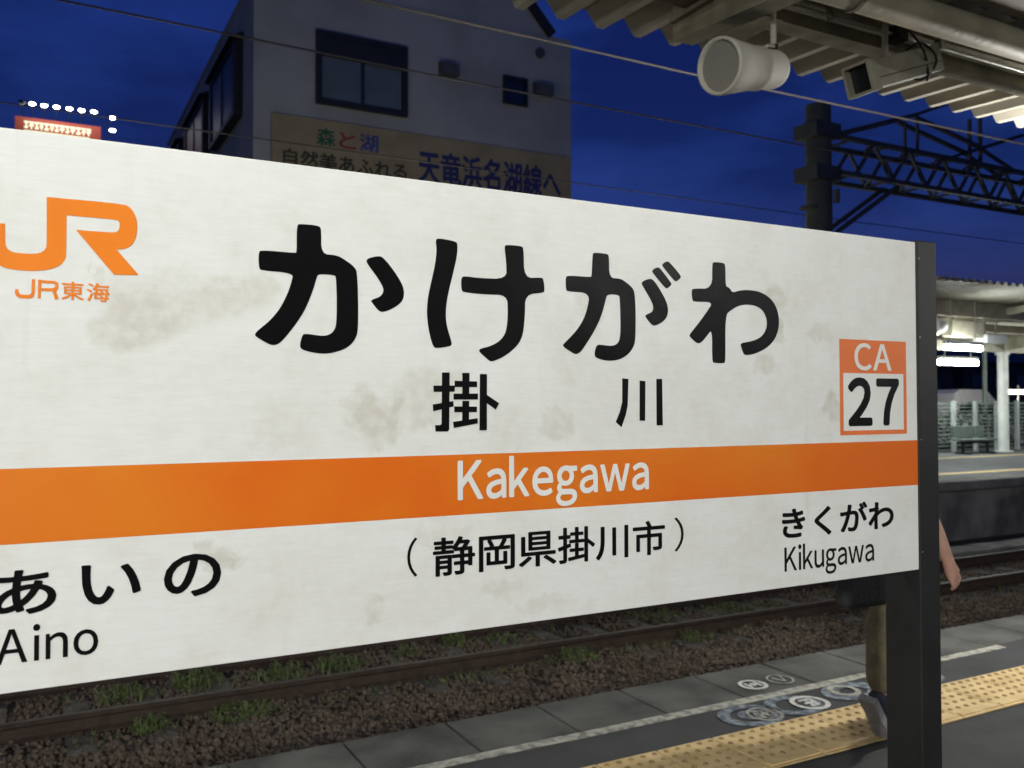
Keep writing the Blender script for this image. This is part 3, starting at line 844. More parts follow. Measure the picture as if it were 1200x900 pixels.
# hedge behind the fence, leaf by leaf, as one mass
hd = MB(); rr = random.Random(5)
for i in range(9000):
    x = rr.uniform(14, 36); y = 17.7 + rr.uniform(-.25, .8); z = rr.uniform(-.4, 1.25 + .22 * math.sin(x * 1.7) + .12 * math.sin(x * 4.1))
    s = rr.uniform(.05, .11); a = rr.uniform(0, 6.28); t = rr.uniform(-1, 1)
    u = Vector((math.cos(a), math.sin(a), t)).normalized() * s; v = Vector((-math.sin(a), math.cos(a), rr.uniform(-1, 1))).normalized() * s * .6
    c = Vector((x, y, z))
    hd.add([c - u, c - v, c + u, c + v], [(0, 1, 2, 3)])
tag(hd.build('hedge', M['leaf_dark']), 'dark green hedge growing behind the pale slatted fence', 'hedge', kind='stuff')

# canopy over the far platform
def corrugated(x0, x1, pitch, phase, ypts, depth, flat=.25):
    """trapezoidal sheet running along X, ribs along Y; ypts = [(y, z_of_lower_rib)]"""
    xs, hs = [], []
    k = math.floor((x0 - phase) / pitch)
    while phase + k * pitch < x1:
        c = phase + k * pitch
        for dx, h in ((-.09, 0), (.09, 0), (.36, 1), (.64, 1)):
            xs.append(c + dx * pitch); hs.append(h * depth)
        k += 1
    mb = MB()
    n = len(xs)
    vs = [(x, y, z + h) for (y, z) in ypts for x, h in zip(xs, hs)]
    t = .004
    vs2 = [(a, b, c + t) for a, b, c in vs]
    m = len(ypts)
    fs = [(j * n + i, j * n + i + 1, (j + 1) * n + i + 1, (j + 1) * n + i) for j in range(m - 1) for i in range(n - 1)]
    mb.add(vs, fs); mb.add(vs2, [f[::-1] for f in fs])
    e = vs[:n] + vs2[:n]
    mb.add(e, [(i, i + n, i + n + 1, i + 1) for i in range(n - 1)])
    return mb
fc = thing('far_canopy', 'grey steel canopy roof with beams and white columns over the far platform', 'platform canopy', (25.5, 16.5, 0))
corrugated(15.2, 50, .25, .05, [(11.0, 3.82), (12.6, 3.70), (16.5, 3.42), (20.5, 3.75)], .07).build('roof_sheet', M['roof'], fc)
MB().box(15.3, 50, 12.45, 12.55, 3.36, 3.70).build('beam', M['beige'], fc)
MB().box(15.3, 50, 16.42, 16.58, 2.98, 3.24).build('beam', M['beige'], fc)
MB().box(15.3, 50, 14.4, 14.5, 3.30, 3.50).build('beam', M['beige'], fc)
for x in (19.5, 25.55, 31.5, 37.5):
    mb = MB()
    mb.tube([(x, 16.5, 0.02), (x, 16.5, 2.98)], .15, 20)
    mb.tube([(x, 16.5, 0), (x, 16.5, .03)], .26, 20)
    mb.tube([(x, 16.5, 2.9), (x, 16.5, 2.98)], .2, 20)
    mb.build('column', M['white_met'], fc)
    a = MB()
    for s, y1, z1 in ((1, 11.6, 3.55), (-1, 20.0, 3.52)):
        yA = 16.4 if s == 1 else 16.6
        a.add([(x + d, yy, zz) for d in (-.05, .05) for yy, zz in ((yA, 3.02), (yA, 3.40), (y1, z1 + .12), (y1, z1))], [(0, 1, 2, 3), (7, 6, 5, 4), (0, 4, 5, 1), (1, 5, 6, 2), (2, 6, 7, 3), (3, 7, 4, 0)])
    a.build('bracket', M['beige'], fc)
MB().tube([(26.33, 17.6, 0), (26.33, 17.6, 3.45)], .07, 12).build('drain_pipe', M['slat'], fc)
# fittings hung under the far canopy, and its lit roof panel
sb = thing('platform_sign', 'beige hanging sign box under the far canopy, beside the round white speaker', 'sign', (18.3, 12.62, 3.3))
MB().box(17.75, 18.85, 12.6, 12.86, 2.93, 3.30, bev=.02).build('sign_box', M['beige'], sb)
MB().bar((17.95, 12.72, 3.3), (17.95, 12.72, 3.6), .04).bar((18.65, 12.72, 3.3), (18.65, 12.72, 3.6), .04).build('hanger', M['beige'], sb)
sp2 = thing('platform_speaker', 'round white speaker hung under the far canopy next to the dark post', 'speaker', (17.3, 12.6, 3.3))
MB().tube([(17.15, 12.65, 3.12), (17.2, 12.65, 3.12), (17.5, 12.7, 3.16)], .2, 20, radii=[.18, .2, .15]).build('shell', M['white_met'], sp2)
MB().tube([(17.35, 12.68, 3.3), (17.35, 12.68, 3.66)], .02, 8).build('hanger', M['white_met'], sp2)
ub = thing('lit_roof_panel', 'white block standing for a lit panel of the far canopy roof', 'roof panel', (19.4, 12.8, 2.9))
MB().box(19.1, 19.85, 12.7, 13.05, 2.84, 3.04, bev=.02).build('case', M['white_met'], ub)  # white block drawn where lamplight brightens the canopy roof sheet
MB().bar((19.3, 12.87, 3.04), (19.3, 12.87, 3.66), .03).bar((19.7, 12.87, 3.04), (19.7, 12.87, 3.66), .03).build('hanger', M['beige'], ub)

TUBE = emis('fluorescent_tube', (.92, 1.0, .96), 26)
def lamp(x, y, z, label, power, top, group='fluorescent lamps under the canopies', L=1.24, tr=.02):
    t = thing('fluorescent_lamp', label, 'lamp', (x, y, z), group)
    MB().box(x - L / 2, x + L / 2, y - .06, y + .06, z + tr + .008, z + .09 + tr, bev=.008).build('casing', M['white_met'], t)
    MB().tube([(x - L / 2 + .02, y, z), (x + L / 2 - .02, y, z)], tr, 14).build('tube', TUBE, t)
    for dx in (-L / 3, L / 3): MB().tube([(x + dx, y, z + .09), (x + dx, y, top)], .012, 8).build('hanger', M['white_met'], t)
    point('lamp_light', (0, 0, -.10), .09, power, (1.0, .985, .93) if y < 5 else (.93, 1.0, .95), t)
    return t
lamp(17.75, 12.35, 2.66, 'lit fluorescent tube under the far canopy, upper of the pair beside the dark post', P_FAR, 3.7, tr=.055)
lamp(22.9, 16.1, 2.60, 'lit fluorescent tube under the far canopy, lower of the pair beside the dark post', P_FAR, 3.4, L=1.7, tr=.075)
for x, lab in ((27.5, 'just outside the picture on the right'), (33, 'farthest along the far platform')):
    lamp(x, 14.2, 2.66, 'lit fluorescent tube under the far canopy, ' + lab, P_FAR, 3.5)

# globes on posts added out of sight behind the sign to brighten the building
GLOBE = emis('fill_globe_glow', (1.0, .95, .85), 6)
for x, lab in ((-9.0, 'first from the left'), (-3.5, 'second from the left'), (1.5, 'third from the left'), (6.5, 'fourth from the left'), (11.5, 'last before the canopy')):
    g = thing('fill_globe', 'added fill globe on the far platform brightening the building, ' + lab, 'lamp', (x, 14.6, 0), 'added fill globes on the far platform')
    MB().tube([(x, 14.6, 0), (x, 14.6, 3.22)], .04, 12, radii=[.055, .035]).build('post', M['truss'], g)
    bm = bmesh.new(); bmesh.ops.create_uvsphere(bm, u_segments=20, v_segments=12, radius=.13)
    bmesh.ops.translate(bm, vec=(x, 14.6, 3.36), verts=bm.verts)
    gm = MB(); gm.bm(bm, 0, True); gl = gm.build('globe', GLOBE, g); gl.visible_shadow = True
    point('globe_fill_light', (0, 0, 3.60), .1, P_FILL_GLOBE, (1.0, .98, .72), g)

# bench with seats on the far platform
bn = thing('bench', 'grey bench seats with dark legs in front of the far platform fence', 'bench', (23.8, 16.3, 0))
for i, x in enumerate((23.15, 23.65, 24.15)):
    MB().box(x, x + .44, 16.05, 16.5, .38, .43, bev=.015).build('seat', M['slat'], bn)
    MB().box(x, x + .44, 16.47, 16.53, .46, .80, bev=.015).build('backrest', M['slat'], bn)
MB().box(23.1, 24.65, 16.2, 16.3, .30, .36).bar((23.3, 16.25, 0), (23.3, 16.25, .3), .06).bar((24.4, 16.25, 0), (24.4, 16.25, .3), .06).bar((23.3, 16.0, .02), (23.3, 16.5, .02), .05).bar((24.4, 16.0, .02), (24.4, 16.5, .02), .05).build('frame', M['steel_dark'], bn)

# white van behind the fence
vn = thing('parked_van', 'white van parked behind the far fence, only its roof showing above the slats', 'van', (36.5, 24.5, -.3))
prof = [(33.7, .0), (33.7, 1.3), (33.9, 2.15), (34.2, 2.32), (36.0, 2.32), (37.5, 1.2), (38.5, .95), (38.6, .0)]
v = MB(); n = len(prof)
vs = [(x, 24.0, z - .3) for x, z in prof] + [(x, 25.6, z - .3) for x, z in prof]
v.add(vs, [(i, (i + 1) % n, (i + 1) % n + n, i + n) for i in range(n)] + [tuple(range(n))[::-1], tuple(range(n, 2 * n))])
v.build('body', M['white_met'], vn)
MB().box(34.2, 35.4, 23.985, 24.0, 1.0, 1.36).build('window', M['glass_dark'], vn); MB().box(35.5, 36.6, 23.985, 24.0, 1.0, 1.36).build('window', M['glass_dark'], vn)
for x in (34.6, 37.6):
    MB().tube([(x, 23.95, -.35), (x, 24.2, -.35)], .32, 20).build('wheel', M['cable'], vn)

# dark sheds behind, unlit at dusk
def shed(x0, x1, y0, y1, h, label):
    t = thing('dark_house', label, 'house', (x0, y0, -1.5), 'unlit houses behind the station')
    w = MB().box(x0, x1, y0, y1, -1.5, h); w.build('wall', M['wall_dark'], t)
    r = MB(); ym = (y0 + y1) / 2; o = .5
    r.add([(x0 - o, y0 - o, h), (x1 + o, y0 - o, h), (x1 + o, ym, h + 1.6), (x0 - o, ym, h + 1.6), (x0 - o, y1 + o, h), (x1 + o, y1 + o, h)], [(0, 1, 2, 3), (3, 2, 5, 4), (0, 3, 4), (1, 5, 2)])
    r.build('roof', M['bframe'], t)
    for i in range(int((x1 - x0) // 3)):
        fr = MB().box(x0 + 1 + i * 3, x0 + 2.4 + i * 3, y0 - .06, y0 - .002, h - 2.2, h - 1.0).build('window', M['bframe'], t)
        MB().box(x0 + 1.1 + i * 3, x0 + 2.3 + i * 3, y0 - .075, y0 - .062, h - 2.1, h - 1.1).build('pane', M['bwin'], fr)
shed(34, 62, 44, 52, 4.2, 'dark unlit low house seen under the far canopy left of the white column')
shed(66, 100, 46, 56, 4.8, 'dark unlit low house seen under the far canopy right of the white column')

# a street lamp far off to the right
sl = thing('street_lamp', 'warm lit street lamp just behind the fence at the right edge', 'street lamp', (31.7, 20, -1.5))
MB().tube([(32.2, 20.2, -1.5), (32.2, 20.2, 2.1)], .05, 10).build('pole', M['steel_dark'], sl)
MB().box(31.15, 32.4, 19.92, 20.08, 1.78, 1.93, bev=.04).build('lamp_head', emis('warm_lamp', (1, .9, .72), 3), sl)
point('street_light', (-.1, .3, 3.1), .12, 70, (1, .93, .85), sl)

# ------------------------------------------------------------------ pale building with ochre signboard
bd = thing('station_building', 'pale four storey building with a sloped dark edged attic and one wide dark window', 'building', (10.9, 26, -1.5))
BX0, BX1, BY = 5.466, 16.28, 26.0
MB().box(BX0, BX1, BY, 45, -1.5, 14.08).build('wall', M['wall_bldg'], bd)
at = MB()
ap = [(9.0, 14.08), (15.36, 14.08), (12.2, 17.45), (10.4, 17.45)]
vs = [(x, BY + .02, z) for x, z in ap] + [(x, 31.0, z) for x, z in ap]
at.add(vs, [(0, 1, 2, 3), (7, 6, 5, 4), (0, 4, 5, 1), (1, 5, 6, 2), (2, 6, 7, 3), (3, 7, 4, 0)])
at.build('attic', M['wall_bldg'], bd)
MB().bar((15.50, BY + 1, 14.10), (12.26, BY + 1, 17.56), 2.3, .30).build('roof_edge', M['bframe'], bd)
MB().box(BX0 - .04, BX1 + .04, BY - .04, 45.04, 13.86, 13.98).build('cornice', M['wall_bldg'], bd)
def bwindow(x0, x1, z0, z1, mull, trans=None, fw_=.12):
    f = MB()
    d0, d1 = BY - .14, BY + .02
    f.box(x0, x0 + fw_, d0, d1, z0, z1).box(x1 - fw_, x1, d0, d1, z0, z1).box(x0 + fw_, x1 - fw_, d0, d1, z0, z0 + fw_).box(x0 + fw_, x1 - fw_, d0, d1, z1 - fw_, z1)
    zt = z1 - fw_
    if trans:
        f.box(x0 + fw_, x1 - fw_, d0 + .02, d1, z1 - trans, z1 - fw_); zt = z1 - trans
    w = f.build('window', M['bframe'], bd)
    n = mull
    for i in range(n):
        a = x0 + fw_ + (x1 - x0 - 2 * fw_) * i / n; b = x0 + fw_ + (x1 - x0 - 2 * fw_) * (i + 1) / n
        MB().box(a + .02, b - .02, BY - .06 + .02 * i, BY - .03 + .02 * i, z0 + fw_, zt).build('pane', M['bwin2'], w)
        if i: MB().box(a - .05, a + .05, BY - .09, BY - .01, z0 + fw_, zt).build('mullion', M['bframe'], w)
M['bwin2'] = mat('curtained_glass', (.13, .15, .16), .25, var=.1, scale=1)
bwindow(7.28, 10.19, 10.45, 12.66, 2, .75, .17)
sw = MB().box(13.6, 13.68, BY - .1, BY, 11.46, 12.40).box(14.44, 14.52, BY - .1, BY, 11.46, 12.40).box(13.68, 14.44, BY - .1, BY, 11.46, 11.54).box(13.68, 14.44, BY - .1, BY, 12.32, 12.40).box(13.68, 14.44, BY - .08, BY, 11.92, 11.98).build('window', M['bframe'], bd)
MB().box(13.68, 14.44, BY - .04, BY - .01, 11.54, 12.32).build('pane', M['glass_dark'], sw)
def vent(x0, x1, z0, z1):
    h = MB()
    y0, y1 = BY - .30, BY
    h.add([(x0, y1, z1), (x1, y1, z1), (x1, y0, z1 - .08), (x0, y0, z1 - .08), (x0, y1, z0), (x1, y1, z0), (x1, y0, z0), (x0, y0, z0)], [(0, 3, 2, 1), (3, 7, 6, 2), (0, 4, 7, 3), (1, 2, 6, 5), (4, 5, 6, 7)])
    h.build('vent_hood', M['vent'], bd)
M['vent'] = mat('grey_vent', (.09, .088, .09), .6, var=.2, scale=4)
vent(11.28, 11.90, 12.0, 12.45)
vent(14.75, 15.42, 11.93, 12.36)
MB().tube([(15.02, BY - .10, 13.40), (15.02, BY, 13.40)], .17, 18).build('vent_cap', M['vent'], bd)
MB().box(BX0 + .9, BX0 + 3.4, BY - .1, BY, 4.2, 6.2).build('window', M['bframe'], bd); MB().box(BX0 + 6, BX0 + 8.5, BY - .1, BY, 4.2, 6.2).build('window', M['bframe'], bd)
# windows with dark box hoods along the left side
for (y0, y1) in ((27.5, 31.9), (33.2, 37.8), (39.4, 43.4)):
    x1, pr = BX0, .28
    f = MB()
    f.box(x1 - pr, x1, y0, y0 + .3, 10.25, 12.55).box(x1 - pr, x1, y1 - .3, y1, 10.25, 12.55)
    f.box(x1 - pr, x1, y0 + .3, y1 - .3, 12.4, 12.55).box(x1 - pr, x1, y0 + .3, y1 - .3, 10.25, 10.42)
    f.box(x1 - pr + .02, x1, (y0 + y1) / 2 - .06, (y0 + y1) / 2 + .06, 10.42, 12.4)
    w = f.build('bay_window', M['bframe'], bd)
    for ya, yb in ((y0 + .3, (y0 + y1) / 2 - .06), ((y0 + y1) / 2 + .06, y1 - .3)):
        MB().box(x1 - pr + .05, x1 - pr + .07, ya, yb, 10.42, 12.4).build('pane', M['bwin'], w)
    aw = MB()
    aw.add([(x1, y0 - .1, 12.8), (x1, y1 + .1, 12.8), (x1 - .42, y1 + .1, 12.6), (x1 - .42, y0 - .1, 12.6), (x1, y0 - .1, 12.58), (x1, y1 + .1, 12.58)], [(0, 1, 2, 3), (3, 2, 5, 4), (0, 3, 4), (1, 5, 2)])
    aw.build('awning', M['bframe'], bd)
# balcony slab at the rear of the side wall
MB().box(BX0 - 1.1, BX0, 40.2, 44.8, 9.3, 9.45).box(BX0 - 1.1, BX0 - 1.02, 40.2, 44.8, 9.45, 10.3).build('balcony', M['bframe'], bd)

sg = thing('wall_signboard', 'long ochre signboard with coloured Japanese lettering across the pale building', 'signboard', (11.1, BY, 9))
MB().box(5.98, 16.22, BY - .10, BY - .003, 6.9, 9.97).build('board', M['board_yel'], sg)
yt = BY - .108
def wall_text(s, x0, x1, zt, zb, m, off=.022, name='lettering'):
    mb = MB(); put_text(mb, text_raw(s, off), x0, x1, zt, zb, yt, layer=.001); mb.build(name, m, sg)
wall_text('森', ROW1[0][0], ROW1[0][1], ROW1[0][2], ROW1[0][3], M['ink_green'])
wall_text('と', ROW1[1][0], ROW1[1][1], ROW1[1][2], ROW1[1][3], M['ink_red'])
wall_text('湖', ROW1[2][0], ROW1[2][1], ROW1[2][2], ROW1[2][3], M['ink_blue'])
wall_text('自然美あふれる', 6.30, 10.16, 8.98, 8.42, M['ink_olive'])
wall_text('天竜浜名湖線へ', 10.55, 15.80, 9.52, 8.43, M['ink_navy'], .03)

# ------------------------------------------------------------------ red rooftop billboard far to the left
tb = thing('rooftop_building', 'dark flat roofed building behind the sign carrying a red billboard', 'building', (1, 60, -1.5))
MB().box(-6, 7, 59.5, 74, -1.5, 15.6).build('wall', M['wall_dark'], tb)
MB().box(-6.1, 7.1, 59.4, 74.1, 15.6, 15.9).build('parapet', M['wall_dark'], tb)
for i in range(4):
    for j in range(4):
        f = MB().box(-4.8 + i * 3, -3 + i * 3, 59.42, 59.498, 2 + j * 3.4, 3.6 + j * 3.4).build('window', M['bframe'], tb)
        MB().box(-4.7 + i * 3, -3.1 + i * 3, 59.40, 59.418, 2.1 + j * 3.4, 3.5 + j * 3.4).build('pane', M['bwin'], f)
bb = thing('billboard', 'red rooftop billboard with pale lettering under a row of white lamps', 'billboard', (1.07, 60, 15.9))
M['red_board'] = mat('red_board', (.46, .06, .03), .6, var=.08, scale=.6)
MB().box(-1.25, 3.38, 60, 60.25, 16.6, 18.6).build('panel', M['red_board'], bb)
M['pale_letter'] = emis('lit_pale_letters', (.80, .88, .55), .28)
lt = MB(); rr = random.Random(4)
x = -.78
while x < 2.7:
    w = rr.uniform(.2, .3)
    lt.box(x, x + w, 59.95, 59.998, 18.26, 18.36); lt.box(x + w * .35, x + w * .35 + .08, 59.95, 59.998, 17.92, 18.26)
    z = rr.choice((17.95, 18.08)); lt.box(x, x + w * .34, 59.95, 59.998, z, z + .09); lt.box(x + w * .36 + .08, x + w, 59.95, 59.998, z + .02, z + .11)
    x += w + .035
lt.box(-.8, 2.75, 59.95, 59.998, 17.76, 17.82)
lt.build('lettering', M['pale_letter'], bb)
st2 = MB()
for px in (-1.0, .2, 1.6, 3.0): st2.bar((px, 60.2, 15.9), (px, 60.2, 16.6), .1).bar((px, 62, 15.9), (px, 60.2, 17.8), .08)
st2.build('frame', M['truss'], bb)
LAMP = emis('floodlight_lens', (.95, 1.0, .96), 8)
for (x, z, lit) in [(-.87, 19.05, 0), (-.345, 19.07, 1), (.27, 19.06, 1), (.92, 19.07, 1), (1.6, 19.08, 1), (2.25, 19.08, 1), (2.92, 19.1, 1), (3.95, 18.88, 1), (3.95, 18.12, 1)]:
    y = 58.7
    hd_ = MB()
    if x < 3.5: hd_.tube([(x, 60.1, 18.6), (x, 59.4, 18.95), (x, y, z + .06)], .025, 6)
    else: hd_.tube([(3.38, 60.1, z - .2), (x, 59.6, z - .05), (x, y, z + .06)], .025, 6)
    h = hd_.build('lamp_arm', M['truss'], bb)
    MB().box(x - .19, x + .19, y - .10, y + .10, z + .05, z + .12).build('lamp_head', M['truss'], h)
    bm = bmesh.new(); bmesh.ops.create_uvsphere(bm, u_segments=16, v_segments=10, radius=1)
    bmesh.ops.scale(bm, vec=(.175, .12, .095), verts=bm.verts); bmesh.ops.translate(bm, vec=(x, y, z - .01), verts=bm.verts)
    e = MB().bm(bm, 0, True).build('lamp_lens', LAMP if lit else M['spk'], h)
area('billboard_light', (0, -1.3, 3.1), 4.4, .3, 20, (.95, 1.0, .93), bb, (math.radians(58), 0, 0))

# ------------------------------------------------------------------ catenary mast with lattice beam
MY = 9.95
mt = thing('catenary_mast', 'tall grey catenary mast carrying a dark lattice beam and bracing', 'catenary mast', (10.8, MY, -1.1))
mb = MB(); mb.tube([(10.81, MY, -1.1), (10.81, MY, 6.15)], .2, 20, radii=[.23, .195]); mb.build('pole', M['mast'], mt)
for z in (5.05, 5.72):
    MB().box(10.52, 11.06, MY - .235, MY + .235, z - .11, z + .11).build('clamp', M['truss'], mt)
bx0, bx1 = 11.0, 24.0
def lat(y, nm):
    for z in (5.06, 5.62):
        MB().box(bx0, bx1, y - .04, y + .04, z - .035, z + .035).build('chord', M['truss'], mt)
    x = bx0 + .35; k = 0
    while x < bx1 - .3:
        z0, z1 = (5.06, 5.62) if k % 2 == 0 else (5.62, 5.06)
        MB().bar((x, y, z0), (x + .42, y, z1), .045).build('lattice_bar', M['truss'], mt)
        x += .42; k += 1
lat(MY - .25, 0); lat(MY + .25, 1)
x = bx0 + .3; k = 0
while x < bx1:
    for z in (5.06, 5.62):
        MB().bar((x, MY - .25, z), (x + (.4 if k % 2 else .0), MY + .25, z), .035).build('cross_bar', M['truss'], mt)
    x += .42; k += 1
def brace(p, q, w=.06, gap=.16):
    for s in (-1, 1): MB().bar((p[0], MY + s * gap, p[1]), (q[0], MY + s * gap, q[1]), w).build('brace', M['truss'], mt)
brace((11.03, 4.15), (12.5, 5.06)); brace((11.0, 5.68), (12.9, 6.28)); brace((12.9, 6.24), (14.7, 5.95)); brace((12.9, 6.28), (14.4, 6.85), .05)
brace((14.2, 5.80), (16.3, 6.50), .05); brace((14.7, 5.62), (14.7, 6.55), .05, .1)
brace((13.0, 5.62), (13.0, 6.26), .04, .12); brace((14.6, 5.95), (15.6, 5.66), .05)
for z in (4.5, 4.1): MB().tube([(10.6, MY, z), (10.6, MY, z + .03)], .16, 8).build('step_ring', M['mast'], mt)
MB().tube([(10.81, MY - .35, 4.55), (10.81, MY - .35, 4.75)], .05, 8).build('insulator', M['mast'], mt)

# ------------------------------------------------------------------ overhead wires, slightly sagging
def wire(y, pts, r, label, name='overhead_wire', m='wire_dark'):
    mb = MB(); P = []
    for i in range(len(pts) - 1):
        for t in range(6):
            f = t / 6
            P.append((pts[i][0] * (1 - f) + pts[i + 1][0] * f, y, pts[i][1] * (1 - f) + pts[i + 1][1] * f))
    P.append((pts[-1][0], y, pts[-1][1]))
    mb.tube(P, r, 6)
    return tag(mb.build(name, M[m]), label, 'overhead wire')
wire(5.2, [(-30, 4.10), (-8, 4.0), (1.78, 3.969), (4.3, 3.955), (8.4, 3.985), (20, 4.05), (50, 4.2)], .0085, 'thicker overhead wire crossing the sky just below the near canopy and passing behind the speaker', m='wire')
wire(8.3, [(-30, 5.1), (-5, 4.92), (.15, 4.875), (3.24, 4.832), (5, 4.822), (8.9, 4.816), (20, 4.85), (50, 5.1)], .010, 'lower overhead wire crossing the pale building and its wide window')
wire(14.0, [(-30, 5.75), (8, 5.60), (16, 5.58), (50, 5.7)], .010, 'thin faint overhead wire low in the sky just above the sign')

# ------------------------------------------------------------------ near canopy
nc = thing('near_canopy', 'corrugated beige platform canopy with purlin, gutter pipe and bracket beam overhead', 'platform canopy', (4, 1, 0))
corrugated(-12, 34, .2242, 1.975, [(3.6, 3.318), (2.5, 3.259)], .075).build('roof_sheet', M['roof'], nc)
MB().box(-12, 34, 2.93, 3.03, 3.205, 3.262).box(-12, 34, 2.935, 2.942, 3.262, 3.335).build('purlin', M['beige_dirty'], nc)
MB().box(-12, 34, 2.67, 2.925, 3.262, 3.275).build('gutter_soffit', M['beige_dirty'], nc)
MB().tube([(-12, 2.58, 3.20), (34, 2.58, 3.20)], .068, 24).build('drain_pipe', M['beige'], nc)
for x in (.9, 3.02, 5.4, 7.8):
    MB().tube([(x - .012, 2.58, 3.20), (x + .012, 2.58, 3.20)], .074, 24).build('pipe_clamp', M['beige_dirty'], nc)
MB().box(-12, 34, -6.8, 2.5, 3.27, 3.30).build('soffit', M['roof_dark'], nc)
for x in (2.50, 8.1, -3.1):
    b = MB()
    b.add([(xx, y, z) for xx in (x, x + .11) for y, z in ((3.13, 3.10), (3.13, 3.255), (2.0, 3.255), (-3.5, 3.255), (-3.5, 2.92), (1.9, 2.99))], [(0, 1, 2, 3, 4, 5), (11, 10, 9, 8, 7, 6), (0, 6, 7, 1), (1, 7, 8, 2), (2, 8, 9, 3), (3, 9, 10, 4), (4, 10, 11, 5), (5, 11, 6, 0)])
    b.build('bracket_beam', M['beige_dirty'], nc)
    MB().box(x - .05, x + .16, 1.0, 3.11, 3.085, 3.0985).build('beam_flange', M['beige_dirty'], nc) if False else None
MB().box(2.47, 2.9, 2.86, 3.12, 3.17, 3.19).build('gusset_plate', M['beige_dirty'], nc)
mb = MB(); mb.tube([(2.72, 2.82, 3.225), (34, 2.82, 3.225)], .0095, 10)
mb.build('conduit', M['conduit'], nc)
for x in (3.16, 3.9, 5.0):
    MB().box(x - .012, x + .012, 2.80, 2.84, 3.21, 3.262).build('conduit_clip', M['conduit'], nc)
MB().box(3.56, 3.64, 2.79, 2.87, 3.195, 3.262, bev=.008).build('junction_box', M['cable'], nc)

# horn speaker
def frame_from(d, roll_up=Vector((0, 0, 1))):
    d = Vector(d).normalized(); a = d.cross(roll_up).normalized(); b = a.cross(d).normalized()
    return d, a, b
sk = thing('horn_speaker', 'round ivory loudspeaker hanging from a pipe under the near canopy', 'speaker', (2.69, 2.71, 3.2))
F, Bk = Vector((2.355, 2.668, 2.805)), Vector((2.715, 2.715, 2.868))
d, a, b = frame_from(F - Bk)
L = (F - Bk).length
prof = [(0, 0), (.0, .055), (.012, .072), (.03, .078), (.12, .082), (.135, .088), (.15, .089), (.165, .086), (L - .08, .102), (L - .015, .112), (L, .110), (L, .100), (L - .022, .096)]
mb = MB(); n = 40
vs = [Bk + d * t + (a * math.cos(2 * PI * q / n) + b * math.sin(2 * PI * q / n)) * r for t, r in prof for q in range(n)]
mb.add(vs, [(i * n + q, (i + 1) * n + q, (i + 1) * n + (q + 1) % n, i * n + (q + 1) % n) for i in range(len(prof) - 1) for q in range(n)], 0, True)
mb.build('shell', M['spk'], sk)
mb = MB(); mb.tube([Bk + d * (L - .024), Bk + d * (L - .018)], .0975, n); mb.build('grille', M['spk_grille'], sk)
MB().tube([(2.69, 2.71, 2.945), (2.69, 2.71, 3.19)], .0125, 12).build('hanger_pipe', M['spk'], sk)
mb = MB()
mb.obox(Bk + d * .055 + b * .088, d * .022, a * .026, b * .006)
mb.build('yoke', M['spk'], sk)
MB().tube([Bk + d * .06 + a * .085, Bk + d * .06 + a * .10], .012, 8).tube([(2.69, 2.71, 2.935), (2.69, 2.71, 2.965)], .02, 8).build('bolt', M['cable'], sk)

# security camera housing
cv = thing('security_camera', 'beige box shaped security camera with dark window and looped cable under the canopy', 'security camera', (3.47, 2.8, 3.25))
F, Bk = Vector((3.33, 2.79, 2.965)), Vector((3.80, 2.80, 3.135))
d, a, b = frame_from(F - Bk)
c = (F + Bk) / 2; L = (F - Bk).length
MB().obox(c, d * (L / 2), a * .062, b * .062).build('housing', M['cctv'], cv)
mb = MB()
for s in (-1, 1):
    mb.obox(F + d * .02 + a * s * .066, d * .03, a * .0065, b * .0725)
    mb.obox(F + d * .02 + b * s * .066, d * .03, a * .0595, b * .0065)
mb.build('hood', M['cctv'], cv)
MB().obox(F + d * .006, d * .004, a * .0585, b * .0585).build('window', M['glass_dark'], cv)
MB().obox(c - b * .02 + a * .0635, d * (L / 2 - .01), a * .0012, b * .002).obox(c - b * .02 - a * .0635, d * (L / 2 - .01), a * .0012, b * .002).build('seam', M['cable'], cv)
MB().tube([(3.47, 2.79, 3.085), (3.475, 2.79, 3.26)], .014, 12).tube([(3.47, 2.79, 3.08), (3.47, 2.79, 3.10)], .028, 12).build('bracket', M['spk'], cv)
mb = MB()
pts = []
for t in range(15):
    f = t / 14
    pts.append((3.50 + .20 * f, 2.745 - .045 * math.sin(f * 3.1), 3.262 - .17 * f - .04 * math.sin(f * PI)))
mb.tube(pts, .006, 8)
lp = [Vector((3.72, 2.80, 3.115)) + a * .085 * math.cos(q * 2 * PI / 20) + b * .085 * math.sin(q * 2 * PI / 20) + d * .012 * math.sin(q) for q in range(22)]
mb.tube(lp, .006, 8)
mb.tube([(3.70, 2.745, 3.09), (3.695, 2.73, 3.03), (3.69, 2.735, 2.995)], .0065, 8)
mb.build('cable', M['cable'], cv)

# lamps under the near canopy (behind and beside the photographer, lighting the sign)
for x, y, p, lab in ((-4.2, -4.2, 11.2, 'behind the photographer on the left'), (4.4, -3.0, .35, 'over the middle of the platform on the right'), (10.8, -3.0, 1.2, 'farthest along the near platform'), (.1, .4, .08, 'closest to the sign')):
    lamp(x, y, 3.02, 'lit fluorescent tube under the near canopy, ' + lab, P_NEAR * p, 3.27)
lamp(-.95, 2.3, 2.98, 'added fill tube over the platform edge left of the sign', P_NEAR * .24, 3.25)  # extra lamp added out of view to brighten the left tactile tiles
lamp(5.75, 2.95, 2.78, 'lit fluorescent tube beneath the bright end of the corrugated near canopy', P_NEAR * 1.7, 3.25)

